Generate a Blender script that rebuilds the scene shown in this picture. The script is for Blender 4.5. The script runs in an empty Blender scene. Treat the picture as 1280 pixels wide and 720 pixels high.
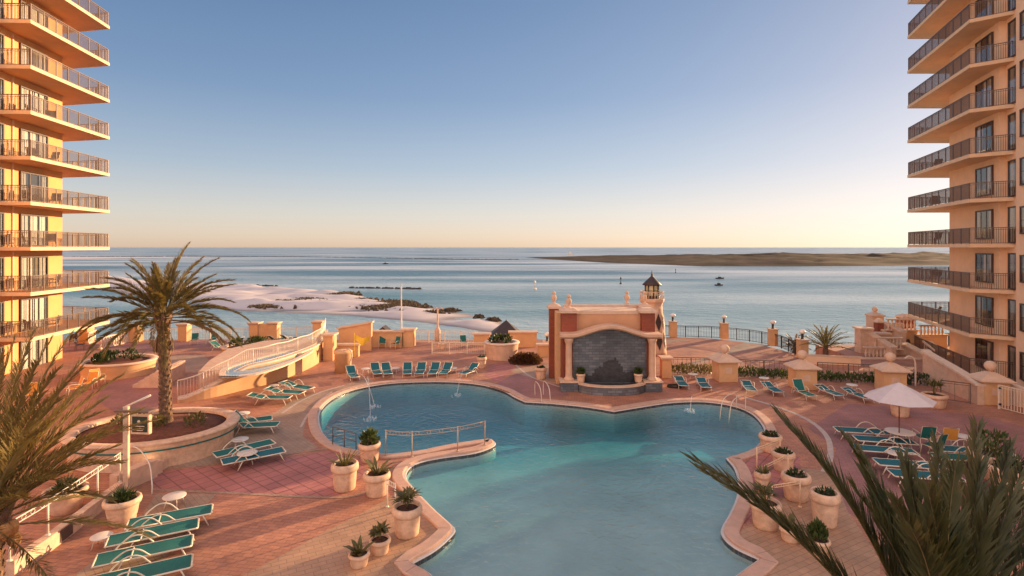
import bpy, bmesh, math, random
from mathutils import Vector, Matrix, noise
from mathutils.geometry import tessellate_polygon
R = math.radians
H = 8.5; F = 680.0; HX = 640.0; HY = 309.0       # eye height, focal length in photo pixels, principal point and horizon
SEA = -6.0
sc = bpy.context.scene
# ---------------------------------------------------------------- camera
cd = bpy.data.cameras.new("camera"); cam = bpy.data.objects.new("camera", cd); sc.collection.objects.link(cam)
cam.location = (0, 0, H); cam.rotation_euler = (R(90), 0, 0)
cd.sensor_width = 36; cd.lens = 36*F/1280; cd.shift_y = -(360-HY)/1280; cd.clip_start = 0.1; cd.clip_end = 80000
sc.camera = cam
# ---------------------------------------------------------------- world and sun
SUN_AZ = 53.0; SUN_EL = 9.0                       # azimuth clockwise from +Y
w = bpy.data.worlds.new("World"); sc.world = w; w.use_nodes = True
nt = w.node_tree; nt.nodes.clear()
sky = nt.nodes.new("ShaderNodeTexSky"); sky.sky_type = 'NISHITA'; sky.sun_disc = False
sky.sun_elevation = R(SUN_EL); sky.sun_rotation = R(SUN_AZ)
sky.altitude = 0; sky.air_density = 1.0; sky.dust_density = 0.7; sky.ozone_density = 2.5
bg = nt.nodes.new("ShaderNodeBackground"); bg.inputs[1].default_value = 0.15
ou = nt.nodes.new("ShaderNodeOutputWorld")
tc = nt.nodes.new("ShaderNodeTexCoord"); sx = nt.nodes.new("ShaderNodeSeparateXYZ"); nt.links.new(tc.outputs["Generated"], sx.inputs[0])
cr = nt.nodes.new("ShaderNodeValToRGB"); nt.links.new(sx.outputs["Z"], cr.inputs[0])          # dusk air: warm pink low down, blue above; unseen zenith brightened for fill
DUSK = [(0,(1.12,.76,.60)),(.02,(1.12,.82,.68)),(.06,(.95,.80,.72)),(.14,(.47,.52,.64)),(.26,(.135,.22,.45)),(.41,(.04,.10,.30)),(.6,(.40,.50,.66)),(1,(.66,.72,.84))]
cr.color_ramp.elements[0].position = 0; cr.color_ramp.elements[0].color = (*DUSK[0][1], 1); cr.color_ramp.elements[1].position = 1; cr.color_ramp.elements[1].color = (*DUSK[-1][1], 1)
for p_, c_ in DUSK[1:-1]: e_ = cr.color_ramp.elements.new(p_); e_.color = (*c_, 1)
def vm(op, a, b=None, sc_=None):
    n_ = nt.nodes.new("ShaderNodeVectorMath"); n_.operation = op; nt.links.new(a, n_.inputs[0])
    if b is not None:
        if isinstance(b, tuple): n_.inputs[1].default_value = b
        else: nt.links.new(b, n_.inputs[1])
    if sc_ is not None: n_.inputs["Scale"].default_value = sc_
    return n_.outputs[0]
soft = vm('DIVIDE', sky.outputs[0], vm('ADD', vm('SCALE', sky.outputs[0], None, 1/4.5), (1,1,1)))
# warm glow added to the unseen sky behind the viewer, filling the shaded deck
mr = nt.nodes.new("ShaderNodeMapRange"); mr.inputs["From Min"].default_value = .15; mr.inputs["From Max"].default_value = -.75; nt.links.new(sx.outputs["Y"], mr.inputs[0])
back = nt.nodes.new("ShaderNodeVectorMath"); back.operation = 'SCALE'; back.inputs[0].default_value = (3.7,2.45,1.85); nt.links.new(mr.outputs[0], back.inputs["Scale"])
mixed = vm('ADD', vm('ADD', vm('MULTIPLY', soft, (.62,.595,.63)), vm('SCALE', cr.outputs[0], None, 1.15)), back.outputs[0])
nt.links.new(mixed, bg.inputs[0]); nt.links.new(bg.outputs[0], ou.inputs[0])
sd = bpy.data.lights.new("sun", 'SUN'); sd.energy = 4.6; sd.angle = R(0.6); sd.color = (1.0, 0.66, 0.36)
so = bpy.data.objects.new("sun", sd); sc.collection.objects.link(so)
sv = Vector((math.sin(R(SUN_AZ))*math.cos(R(SUN_EL)), math.cos(R(SUN_AZ))*math.cos(R(SUN_EL)), math.sin(R(SUN_EL))))
so.rotation_euler = sv.to_track_quat('Z', 'Y').to_euler(); so.location = (40, 40, 40)
sc.view_settings.view_transform = 'Standard'; sc.view_settings.look = 'None'
sc.view_settings.exposure = 1.18; sc.view_settings.gamma = 1.0
sc.render.engine = 'CYCLES'
sc.cycles.max_bounces = 7; sc.cycles.diffuse_bounces = 4; sc.cycles.glossy_bounces = 3
sc.cycles.transparent_max_bounces = 12; sc.cycles.caustics_reflective = False; sc.cycles.caustics_refractive = False
sc.cycles.use_denoising = True
# ---------------------------------------------------------------- helpers
rnd = random.Random(7)
C = sc.collection
def G(x, y, z=0.0):
    """ground point seen at photo pixel (x, y) lying at height z"""
    D = F*(H-z)/(y-HY); return Vector(((x-HX)/F*D, D, z))
def AT(x, y, D):
    return Vector(((x-HX)/F*D, D, H-(y-HY)/F*D))
class MB:
    def __init__(s): s.v = []; s.f = []; s.m = []; s.sm = []
    def add(s, vs, fs, mi=0, smooth=False):
        n = len(s.v); s.v += [tuple(v) for v in vs]
        for f in fs: s.f.append(tuple(i+n for i in f)); s.m.append(mi); s.sm.append(smooth)
        return s
    def box(s, c, d, rz=0.0, mi=0, bev=0.0):
        c = Vector(c); hx, hy, hz = d[0]/2, d[1]/2, d[2]/2; M = Matrix.Rotation(rz, 3, 'Z')
        if bev <= 0:
            vs = [c+M@Vector((x*hx, y*hy, z*hz)) for z in (-1, 1) for x, y in ((-1,-1),(1,-1),(1,1),(-1,1))]
            s.add(vs, [(3,2,1,0),(4,5,6,7),(0,1,5,4),(1,2,6,5),(2,3,7,6),(3,0,4,7)], mi)
        else:
            b = min(bev, hx*.9, hy*.9, hz*.9)
            def ring(ix, iy, z): return [c+M@Vector(p) for p in ((-hx+ix,-hy+iy,z),(hx-ix,-hy+iy,z),(hx-ix,hy-iy,z),(-hx+ix,hy-iy,z))]
            s.loft([ring(b,b,-hz), ring(0,0,-hz+b), ring(0,0,hz-b), ring(b,b,hz)], mi)
        return s
    def loft(s, rings, mi=0, caps=True, smooth=False):
        n = len(rings[0]); vs = [p for r in rings for p in r]; fs = []
        for k in range(len(rings)-1):
            for i in range(n):
                j = (i+1) % n; fs.append((k*n+i, k*n+j, (k+1)*n+j, (k+1)*n+i))
        if caps: fs += [tuple(range(n-1, -1, -1)), tuple((len(rings)-1)*n+i for i in range(n))]
        return s.add(vs, fs, mi, smooth)
    def lathe(s, c, prof, seg=24, mi=0, smooth=True, sx=1.0, sy=1.0, rz=0.0, caps=True, ph=0.0):
        c = Vector(c); M = Matrix.Rotation(rz, 3, 'Z')
        rings = [[c+M@Vector((r*sx*math.cos(2*math.pi*(i+ph)/seg), r*sy*math.sin(2*math.pi*(i+ph)/seg), z)) for i in range(seg)] for r, z in prof]
        return s.loft(rings, mi, caps, smooth)
    def tube(s, pts, r, seg=6, mi=0, caps=True):
        pts = [Vector(p) for p in pts]; rings = []
        n = len(pts); rr = r if isinstance(r, (list, tuple)) else [r]*n
        up = None
        for i, p in enumerate(pts):
            t = (pts[min(i+1, n-1)]-pts[max(i-1, 0)]).normalized()
            if up is None:
                up = Vector((0,0,1)) if abs(t.z) < .9 else Vector((1,0,0))
            a = t.cross(up).normalized(); b = a.cross(t).normalized(); up = b
            rings.append([p+a*rr[i]*math.cos(2*math.pi*k/seg)+b*rr[i]*math.sin(2*math.pi*k/seg) for k in range(seg)])
        return s.loft(rings, mi, caps, True)
    def prism(s, poly, z0, z1, mi=0):
        """closed polygon (list of xy) extruded; top tessellated"""
        n = len(poly); z1s = z1 if isinstance(z1, (list, tuple)) else [z1]*n
        a = sum(poly[i][0]*poly[(i+1)%n][1]-poly[(i+1)%n][0]*poly[i][1] for i in range(n))
        if a < 0:
            poly = list(poly)[::-1]; z1s = list(z1s)[::-1]
        vs = [Vector((p[0], p[1], z0)) for p in poly]+[Vector((p[0], p[1], z1s[i])) for i, p in enumerate(poly)]
        fs = [(i, (i+1)%n, n+(i+1)%n, n+i) for i in range(n)]
        tr = tessellate_polygon([[Vector((p[0], p[1], 0)) for p in poly]])
        for t in tr:
            u = [poly[i] for i in t]; ar = (u[1][0]-u[0][0])*(u[2][1]-u[0][1])-(u[2][0]-u[0][0])*(u[1][1]-u[0][1])
            t = t if ar > 0 else t[::-1]
            fs.append(tuple(n+i for i in t)); fs.append(tuple(t[::-1]))
        return s.add(vs, fs, mi)
    def sheet(s, loops, z, mi=0):
        """flat polygon with holes"""
        L = [[Vector((p[0], p[1], 0)) for p in l] for l in loops]; fl = [p for l in L for p in l]
        fs = []
        for t in tessellate_polygon(L):
            u = [fl[i] for i in t]; ar = (u[1]-u[0]).cross(u[2]-u[0]).z
            if abs(ar) < 1e-9: continue
            fs.append(tuple(t) if ar > 0 else tuple(t[::-1]))
        return s.add([Vector((p.x, p.y, z)) for p in fl], fs, mi)
    def build(s, name, mats, parent=None, loc=None, bevel=0.0):
        off = wl(parent) if parent else (Vector(loc) if loc is not None else Vector((0,0,0)))
        me = bpy.data.meshes.new(name); me.from_pydata([Vector(v)-off for v in s.v], [], s.f)
        for m in (mats if isinstance(mats, (list, tuple)) else [mats]): me.materials.append(m)
        me.polygons.foreach_set("material_index", s.m); me.polygons.foreach_set("use_smooth", s.sm)
        me.update()
        o = bpy.data.objects.new(name, me); C.objects.link(o)
        if parent: o.parent = parent
        elif loc is not None: o.location = loc
        if bevel:
            b = o.modifiers.new("bevel", 'BEVEL'); b.width = bevel; b.segments = 2; b.limit_method = 'ANGLE'
        return o
def wl(o):
    p = Vector((0,0,0))
    while o: p = p+o.location; o = o.parent
    return p
def tag(o, label=None, cat=None, group=None, kind=None):
    if label: o['label'] = label
    if cat: o['category'] = cat
    if group: o['group'] = group
    if kind: o['kind'] = kind
    return o
def thing(name, label, cat, loc=(0,0,0), rz=0.0, group=None):
    o = bpy.data.objects.new(name, None); C.objects.link(o); o.empty_display_size = .2
    o.location = loc; o.rotation_euler = (0, 0, rz); return tag(o, label, cat, group, 'thing')
def struct(name, mb, m): return tag(mb.build(name, m), kind='structure')
def dup(root, loc, rz=0.0, label=None, group=None, scale=1.0):
    def cp(o, par):
        c = o.copy(); C.objects.link(c); c.parent = par
        for ch in list(o.children): cp(ch, c)
        return c
    r = cp(root, None); r.location = loc; r.rotation_euler = (0, 0, rz); r.scale = (scale,)*3
    if label: r['label'] = label
    if group: r['group'] = group
    return r
class Kind:
    """first placement uses the original, the later ones copies of it"""
    def __init__(s, root): s.root = root; s.used = False
    def put(s, loc, rz, label, group=None, scale=1.0):
        if not s.used:
            s.used = True; r = s.root; r.location = loc; r.rotation_euler = (0,0,rz); r.scale = (scale,)*3
            r['label'] = label
            if group: r['group'] = group
            return r
        return dup(s.root, loc, rz, label, group, scale)
def smooth_loop(pts, sub=5):
    """closed Catmull-Rom; a point given with a third value is a sharp corner"""
    n = len(pts); out = []
    for i in range(n):
        p0, p1, p2, p3 = pts[i-1], pts[i], pts[(i+1)%n], pts[(i+2)%n]
        a = Vector(p0[:2]); b = Vector(p1[:2]); c = Vector(p2[:2]); d = Vector(p3[:2])
        if len(p1) > 2: a = b*2-c
        if len(p2) > 2: d = c*2-b
        for k in range(sub):
            t = k/sub
            out.append(0.5*((2*b)+(c-a)*t+(2*a-5*b+4*c-d)*t*t+(3*b-a-3*c+d)*t**3))
    return out
def smooth_path(pts, sub=6):
    pts = [Vector(p) for p in pts]; n = len(pts); out = []
    for i in range(n-1):
        a = pts[i-1] if i else pts[0]*2-pts[1]; b = pts[i]; c = pts[i+1]; d = pts[i+2] if i+2 < n else pts[n-1]*2-pts[n-2]
        for k in range(sub):
            t = k/sub; out.append(0.5*((2*b)+(c-a)*t+(2*a-5*b+4*c-d)*t*t+(3*b-a-3*c+d)*t**3))
    out.append(pts[-1]); return out
def offset_loop(pts, d):
    n = len(pts); out = []
    for i in range(n):
        t = (pts[(i+1)%n]-pts[i-1]).normalized(); out.append(pts[i]+Vector((-t.y, t.x))*d)
    return out
def strip(pts, w0, w1):
    """left/right offsets of an open xy path"""
    L = []; Rr = []; n = len(pts)
    for i in range(n):
        t = (Vector(pts[min(i+1,n-1)][:2])-Vector(pts[max(i-1,0)][:2])).normalized(); nn = Vector((-t.y, t.x)); p = Vector(pts[i][:2])
        L.append(p+nn*w0); Rr.append(p+nn*w1)
    return L, Rr
# ---------------------------------------------------------------- materials
def mat(name, col, rough=.6, var=.12, scale=3.0, bump=0.0, bscale=40.0, metal=0.0, spec=.5, col2=None, coat=0):
    m = bpy.data.materials.new(name); m.use_nodes = True; n = m.node_tree; N = n.nodes; L = n.links
    b = N["Principled BSDF"]; b.inputs["Roughness"].default_value = rough; b.inputs["Metallic"].default_value = metal
    b.inputs["Specular IOR Level"].default_value = spec
    g = N.new("ShaderNodeNewGeometry"); t = N.new("ShaderNodeTexNoise"); t.inputs["Scale"].default_value = scale; t.inputs["Detail"].default_value = 5
    t.inputs["Roughness"].default_value = .65
    L.new(g.outputs["Position"], t.inputs["Vector"])
    r = N.new("ShaderNodeValToRGB"); r.color_ramp.elements[0].position = .3; r.color_ramp.elements[1].position = .7
    c2 = col2 if col2 else tuple(min(1, c*(1+var)) for c in col); c1 = col if col2 else tuple(c*(1-var) for c in col)
    r.color_ramp.elements[0].color = (*c1, 1); r.color_ramp.elements[1].color = (*c2, 1)
    L.new(t.outputs["Fac"], r.inputs["Fac"]); L.new(r.outputs["Color"], b.inputs["Base Color"])
    if bump > 0:
        t2 = N.new("ShaderNodeTexNoise"); t2.inputs["Scale"].default_value = bscale; t2.inputs["Detail"].default_value = 4
        L.new(g.outputs["Position"], t2.inputs["Vector"])
        bp = N.new("ShaderNodeBump"); bp.inputs["Strength"].default_value = bump; bp.inputs["Distance"].default_value = .02
        L.new(t2.outputs["Fac"], bp.inputs["Height"]); L.new(bp.outputs["Normal"], b.inputs["Normal"])
    return m
def brick_mat(name, c1, c2, mortar, bw, bh, rz=0.0, msize=.03, offset=.5, rough=.75, stain=.35, bump=.25, vert=False):
    m = bpy.data.materials.new(name); m.use_nodes = True; n = m.node_tree; N = n.nodes; L = n.links
    b = N["Principled BSDF"]; b.inputs["Roughness"].default_value = rough
    g = N.new("ShaderNodeNewGeometry"); mp = N.new("ShaderNodeMapping"); mp.inputs["Rotation"].default_value = (0, 0, rz)
    if vert:
        sp = N.new("ShaderNodeSeparateXYZ"); cb = N.new("ShaderNodeCombineXYZ"); ad = N.new("ShaderNodeMath"); L.new(g.outputs["Position"], sp.inputs[0])
        L.new(sp.outputs["X"], ad.inputs[0]); L.new(sp.outputs["Y"], ad.inputs[1]); L.new(ad.outputs[0], cb.inputs[0]); L.new(sp.outputs["Z"], cb.inputs[1]); L.new(cb.outputs[0], mp.inputs["Vector"])
    else: L.new(g.outputs["Position"], mp.inputs["Vector"])
    t = N.new("ShaderNodeTexBrick"); t.offset = offset; t.inputs["Scale"].default_value = 1.0
    t.inputs["Brick Width"].default_value = bw; t.inputs["Row Height"].default_value = bh; t.inputs["Mortar Size"].default_value = msize*bh
    t.inputs["Mortar Smooth"].default_value = .3
    t.inputs["Color1"].default_value = (*c1, 1); t.inputs["Color2"].default_value = (*c2, 1); t.inputs["Mortar"].default_value = (*mortar, 1)
    L.new(mp.outputs["Vector"], t.inputs["Vector"])
    ns = N.new("ShaderNodeTexNoise"); ns.inputs["Scale"].default_value = .45; ns.inputs["Detail"].default_value = 7; ns.inputs["Roughness"].default_value = .7
    L.new(g.outputs["Position"], ns.inputs["Vector"])
    mr = N.new("ShaderNodeMapRange"); mr.inputs["From Min"].default_value = .3; mr.inputs["From Max"].default_value = .7
    mr.inputs["To Min"].default_value = 1-stain; mr.inputs["To Max"].default_value = 1+stain*.6
    L.new(ns.outputs["Fac"], mr.inputs["Value"])
    mx = N.new("ShaderNodeVectorMath"); mx.operation = 'SCALE'; L.new(t.outputs["Color"], mx.inputs[0]); L.new(mr.outputs["Result"], mx.inputs["Scale"])
    L.new(mx.outputs["Vector"], b.inputs["Base Color"])
    bp = N.new("ShaderNodeBump"); bp.inputs["Strength"].default_value = bump; bp.inputs["Distance"].default_value = .01; bp.invert = True
    L.new(t.outputs["Fac"], bp.inputs["Height"]); L.new(bp.outputs["Normal"], b.inputs["Normal"])
    rr = N.new("ShaderNodeMapRange"); rr.inputs["To Min"].default_value = rough-.15; rr.inputs["To Max"].default_value = rough+.15
    L.new(ns.outputs["Fac"], rr.inputs["Value"]); L.new(rr.outputs["Result"], b.inputs["Roughness"])
    return m
def leaf_mat(name, c1, c2, scale=2.0):
    m = mat(name, c1, .5, scale=scale, col2=c2, spec=.35)
    N = m.node_tree.nodes; L = m.node_tree.links; b = N["Principled BSDF"]
    tr = N.new("ShaderNodeBsdfTranslucent"); tr.inputs["Color"].default_value = (c2[0]*1.3, c2[1]*1.2, c2[2]*.6, 1)
    ms = N.new("ShaderNodeMixShader"); ms.inputs[0].default_value = .25
    o = N["Material Output"]; L.new(b.outputs[0], ms.inputs[1]); L.new(tr.outputs[0], ms.inputs[2]); L.new(ms.outputs[0], o.inputs["Surface"])
    return m
M = {}
M['stucco_gold'] = mat("stucco_gold", (.74,.39,.15), .85, .07, 1.2, .25, 30)
M['stucco_peach'] = mat("stucco_peach", (.84,.59,.38), .85, .07, 1.2, .25, 30)
M['stucco_wall'] = mat("stucco_wall", (.66,.40,.20), .85, .10, 1.5, .3, 25)
M['stone_cap'] = mat("stone_cap", (.66,.47,.33), .8, .10, 3, .3, 40)
M['cream'] = mat("cream_stone", (.70,.55,.42), .75, .09, 4, .2, 50)
M['pot'] = mat("pot_clay", (.66,.44,.29), .7, .24, 4, .25, 30)
M['slab'] = mat("slab_paint", (.80,.52,.31), .8, .08, 1, .15, 25)
M['slab_gold'] = mat("slab_gold", (.60,.31,.15), .8, .08, 1, .15, 25)
M['slab_edge'] = mat("slab_edge", (.74,.52,.32), .8, .08, 2, .15, 25)
M['bronze'] = mat("bronze_rail", (.15,.10,.075), .45, .15, 6, metal=.2)
M['frame'] = mat("window_frame", (.07,.04,.03), .45, .15, 6)
M['curtain'] = mat("curtain", (.82,.76,.66), .9, .15, 8)
M['room'] = mat("dark_room", (.03,.026,.022), .8, .3, 2)
M['white_paint'] = mat("white_paint", (.70,.62,.52), .45, .06, 6)
M['cream_metal'] = mat("cream_metal", (.72,.62,.48), .4, .08, 9)
M['teal'] = mat("teal_sling", (.008,.135,.115), .8, .2, 30, .3, 300)
M['teal_blue'] = mat("teal_blue_sling", (.008,.12,.145), .8, .2, 30, .3, 300)
M['orange_cloth'] = mat("orange_cloth", (.70,.30,.05), .8, .1, 20)
M['yellow_cloth'] = mat("yellow_cloth", (.80,.55,.05), .8, .1, 10)
M['soil'] = mat("soil", (.075,.035,.022), .95, .35, 9, .8, 30)
M['mulch'] = mat("mulch", (.16,.055,.03), .95, .4, 7, .9, 25)
M['leaf'] = leaf_mat("leaf_green", (.035,.07,.02), (.09,.12,.035), 3)
M['leaf_dark'] = leaf_mat("leaf_dark", (.02,.042,.015), (.05,.075,.025), 3)
M['leaf_olive'] = leaf_mat("leaf_olive", (.09,.10,.03), (.17,.14,.05), 4)
M['leaf_red'] = leaf_mat("leaf_red", (.05,.022,.012), (.12,.06,.03), 3)
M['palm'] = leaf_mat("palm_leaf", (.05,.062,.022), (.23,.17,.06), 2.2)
M['palm_dark'] = leaf_mat("palm_leaf_dark", (.030,.046,.020), (.13,.12,.05), 1.6)  # deeper green leaf colour for the near right palm
M['palm_sunlit'] = leaf_mat('palm_leaf_sunlit', (.10,.095,.035), (.30,.21,.075), 2.5)  # golden sunlight put into the leaf colour of the near left palm
M['palm_dead'] = leaf_mat("palm_leaf_dry", (.12,.07,.03), (.22,.13,.055), 3)
M['rachis'] = mat("palm_rachis", (.20,.15,.06), .6, .2, 8)
M['bark'] = mat("palm_bark", (.09,.05,.03), .95, .35, 7, .9, 20, col2=(.19,.11,.065))
M['brickred'] = brick_mat("red_brick_tile", (.30,.075,.035), (.25,.06,.03), (.20,.07,.045), .3, .1, 0, .06, vert=True)
M['roof_dark'] = mat("dark_roof", (.045,.03,.028), .6, .2, 5)
M['slate'] = brick_mat("slate_stone", (.10,.115,.13), (.19,.20,.21), (.085,.095,.105), .42, .16, 0, .09, .5, .5, .5, .8, vert=True)
M['lamp_glass'] = mat("lamp_glass", (.85,.80,.70), .3, .03)
M['dark_metal'] = mat("dark_metal", (.03,.028,.026), .5, .2, 6)
M['sand'] = mat("sand", (.62,.53,.49), .95, .08, .03, .5, .5, spec=.1)
_m = M['sand'].node_tree; _g = _m.nodes.new("ShaderNodeNewGeometry"); _s = _m.nodes.new("ShaderNodeSeparateXYZ"); _m.links.new(_g.outputs["Position"], _s.inputs[0])   # wet band at the waterline
_r = _m.nodes.new("ShaderNodeMapRange"); _r.inputs["From Min"].default_value = SEA+.04; _r.inputs["From Max"].default_value = SEA+.28; _r.inputs["To Min"].default_value = .5; _m.links.new(_s.outputs["Z"], _r.inputs[0])
_v = _m.nodes.new("ShaderNodeVectorMath"); _v.operation = 'SCALE'; _b = _m.nodes["Principled BSDF"]; _l = _b.inputs["Base Color"].links[0].from_socket; _m.links.new(_l, _v.inputs[0]); _m.links.new(_r.outputs[0], _v.inputs["Scale"]); _m.links.new(_v.outputs[0], _b.inputs["Base Color"])
M['dune_grass'] = mat("dune_grass", (.13,.095,.055), .95, .3, .5, .8, 2)
M['rock'] = mat("rock", (.05,.045,.04), .9, .3, .3, .8, 1.5)
M['stone_pale'] = mat("stone_pale", (.62,.42,.29), .85, .15, 3, .4, 20)
M['canvas'] = mat("canvas", (.62,.56,.55), .85, .05, 4)
M['wood'] = mat("brown_pole", (.16,.07,.04), .5, .2, 6)
M['rubber'] = mat("hose_rubber", (.012,.02,.014), .6, .2, 6)
M['grey_path'] = mat("light_stripe", (.50,.40,.34), .75, .2, 4, .2, 30)
M['coping'] = mat("pool_coping", (.56,.35,.25), .7, .12, 3, .3, 30)
M['lip'] = mat("pool_lip", (.60,.55,.50), .5, .1, 5)
M['tile_line'] = brick_mat("waterline_tile", (.07,.075,.08), (.05,.055,.065), (.12,.11,.1), .15, .15, 0, .08, 0, .25, .2, .1)
# deck paving
M['deck'] = brick_mat("deck_paver", (.50,.225,.13), (.39,.17,.105), (.25,.12,.075), .32, .16, R(8), .06)
M['deck_pink'] = brick_mat("pink_square_paver", (.47,.18,.15), (.42,.165,.14), (.27,.105,.085), .48, .48, R(40), .06, 0)
M['deck_tan'] = brick_mat("tan_paver", (.48,.285,.17), (.42,.25,.15), (.30,.18,.115), .38, .19, R(-28), .06)
M['deck_grey'] = brick_mat("greyish_paver", (.42,.28,.19), (.37,.25,.17), (.25,.17,.12), .36, .18, R(45), .05)
M['deck_plum'] = brick_mat("plum_paver", (.36,.17,.145), (.32,.15,.13), (.20,.10,.085), .36, .18, R(20), .05)
def glass_mat(name, tint=(.42,.43,.43), mixv=.65):
    m = bpy.data.materials.new(name); m.use_nodes = True; n = m.node_tree; N = n.nodes; L = n.links; N.remove(N["Principled BSDF"])
    tr = N.new("ShaderNodeBsdfTransparent"); tr.inputs[0].default_value = (*[c+.5 for c in tint], 1)
    gl = N.new("ShaderNodeBsdfGlossy"); gl.inputs["Roughness"].default_value = .03; gl.inputs[0].default_value = (.9,.9,.9,1)
    fr = N.new("ShaderNodeFresnel"); fr.inputs[0].default_value = 1.5
    mp = N.new("ShaderNodeMapRange"); mp.inputs["To Min"].default_value = .08; mp.inputs["To Max"].default_value = 1.0
    ms = N.new("ShaderNodeMixShader"); L.new(fr.outputs[0], mp.inputs["Value"]); L.new(mp.outputs[0], ms.inputs[0])
    L.new(tr.outputs[0], ms.inputs[1]); L.new(gl.outputs[0], ms.inputs[2]); L.new(ms.outputs[0], N["Material Output"].inputs["Surface"])
    return m
M['glass'] = glass_mat("window_glass")
# pool water: reflecting surface over a clear absorbing body
def water_mat():
    m = bpy.data.materials.new("pool_water"); m.use_nodes = True; n = m.node_tree; N = n.nodes; L = n.links; N.remove(N["Principled BSDF"])
    g = N.new("ShaderNodeNewGeometry")
    t1 = N.new("ShaderNodeTexNoise"); t1.inputs["Scale"].default_value = 4.2; t1.inputs["Detail"].default_value = 3; t1.inputs["Distortion"].default_value = .6
    t2 = N.new("ShaderNodeTexNoise"); t2.inputs["Scale"].default_value = .7; t2.inputs["Detail"].default_value = 2
    L.new(g.outputs["Position"], t1.inputs["Vector"]); L.new(g.outputs["Position"], t2.inputs["Vector"])
    ad = N.new("ShaderNodeMath"); ad.operation = 'MULTIPLY_ADD'; ad.inputs[1].default_value = .2
    L.new(t2.outputs["Fac"], ad.inputs[0]); L.new(t1.outputs["Fac"], ad.inputs[2])
    bp = N.new("ShaderNodeBump"); bp.inputs["Strength"].default_value = .7; bp.inputs["Distance"].default_value = .085
    L.new(ad.outputs[0], bp.inputs["Height"])
    fr0 = N.new("ShaderNodeFresnel"); fr0.inputs[0].default_value = 1.55; L.new(bp.outputs[0], fr0.inputs["Normal"])
    fr = N.new("ShaderNodeMix"); fr.inputs[3].default_value = .04; L.new(g.outputs["Backfacing"], fr.inputs[0]); L.new(fr0.outputs[0], fr.inputs[2])
    gl = N.new("ShaderNodeBsdfGlossy"); gl.inputs["Roughness"].default_value = .04; L.new(bp.outputs[0], gl.inputs["Normal"])
    tr = N.new("ShaderNodeBsdfTransparent"); tr.inputs[0].default_value = (.93,.97,.98,1)
    ms = N.new("ShaderNodeMixShader"); L.new(fr.outputs[0], ms.inputs[0]); L.new(tr.outputs[0], ms.inputs[1]); L.new(gl.outputs[0], ms.inputs[2])
    va = N.new("ShaderNodeVolumeAbsorption"); va.inputs[0].default_value = (.03,.74,.84,1); va.inputs[1].default_value = .62
    o = N["Material Output"]; L.new(ms.outputs[0], o.inputs["Surface"]); L.new(va.outputs[0], o.inputs["Volume"]); return m
M['water'] = water_mat()
M['plaster'] = mat("pool_plaster", (.42,.44,.40), .8, .15, .5)
def sea_mat():
    m = bpy.data.materials.new("sea_water"); m.use_nodes = True; n = m.node_tree; N = n.nodes; L = n.links
    b = N["Principled BSDF"]; b.inputs["Roughness"].default_value = .30; b.inputs["IOR"].default_value = 1.33
    g = N.new("ShaderNodeNewGeometry")
    mp = N.new("ShaderNodeMapping"); mp.inputs["Scale"].default_value = (.22, 1, 1); L.new(g.outputs["Position"], mp.inputs["Vector"])
    big = N.new("ShaderNodeTexNoise"); big.inputs["Scale"].default_value = .018; big.inputs["Detail"].default_value = 6; big.inputs["Roughness"].default_value = .55
    L.new(mp.outputs[0], big.inputs["Vector"])
    cr = N.new("ShaderNodeValToRGB"); e = cr.color_ramp.elements; e[0].position = .40; e[1].position = .60
    e[0].color = (.045,.125,.165,1); e[1].color = (.50,.53,.52,1)
    L.new(big.outputs["Fac"], cr.inputs["Fac"])
    sp = N.new("ShaderNodeSeparateXYZ"); L.new(g.outputs["Position"], sp.inputs[0]); mr = N.new("ShaderNodeMapRange"); mr.inputs["From Min"].default_value = 60; mr.inputs["From Max"].default_value = 330
    mr.inputs["To Min"].default_value = .5; mr.inputs["To Max"].default_value = 0; L.new(sp.outputs["Y"], mr.inputs[0])                   # shallow turquoise water near the shore
    mx = N.new("ShaderNodeMix"); mx.data_type = 'RGBA'; mx.inputs[7].default_value = (.16,.37,.40,1); L.new(mr.outputs[0], mx.inputs[0]); L.new(cr.outputs[0], mx.inputs[6]); L.new(mx.outputs[2], b.inputs["Base Color"])
    w1 = N.new("ShaderNodeTexNoise"); w1.inputs["Scale"].default_value = .45; w1.inputs["Detail"].default_value = 6; w1.inputs["Roughness"].default_value = .6
    mp2 = N.new("ShaderNodeMapping"); mp2.inputs["Scale"].default_value = (.5, 1, 1); mp2.inputs["Rotation"].default_value = (0,0,R(-20))
    L.new(g.outputs["Position"], mp2.inputs["Vector"]); L.new(mp2.outputs[0], w1.inputs["Vector"])
    bp = N.new("ShaderNodeBump"); bp.inputs["Strength"].default_value = .9; bp.inputs["Distance"].default_value = 1.1
    L.new(w1.outputs["Fac"], bp.inputs["Height"]); L.new(bp.outputs[0], b.inputs["Normal"])
    return m
M['sea'] = sea_mat()
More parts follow.
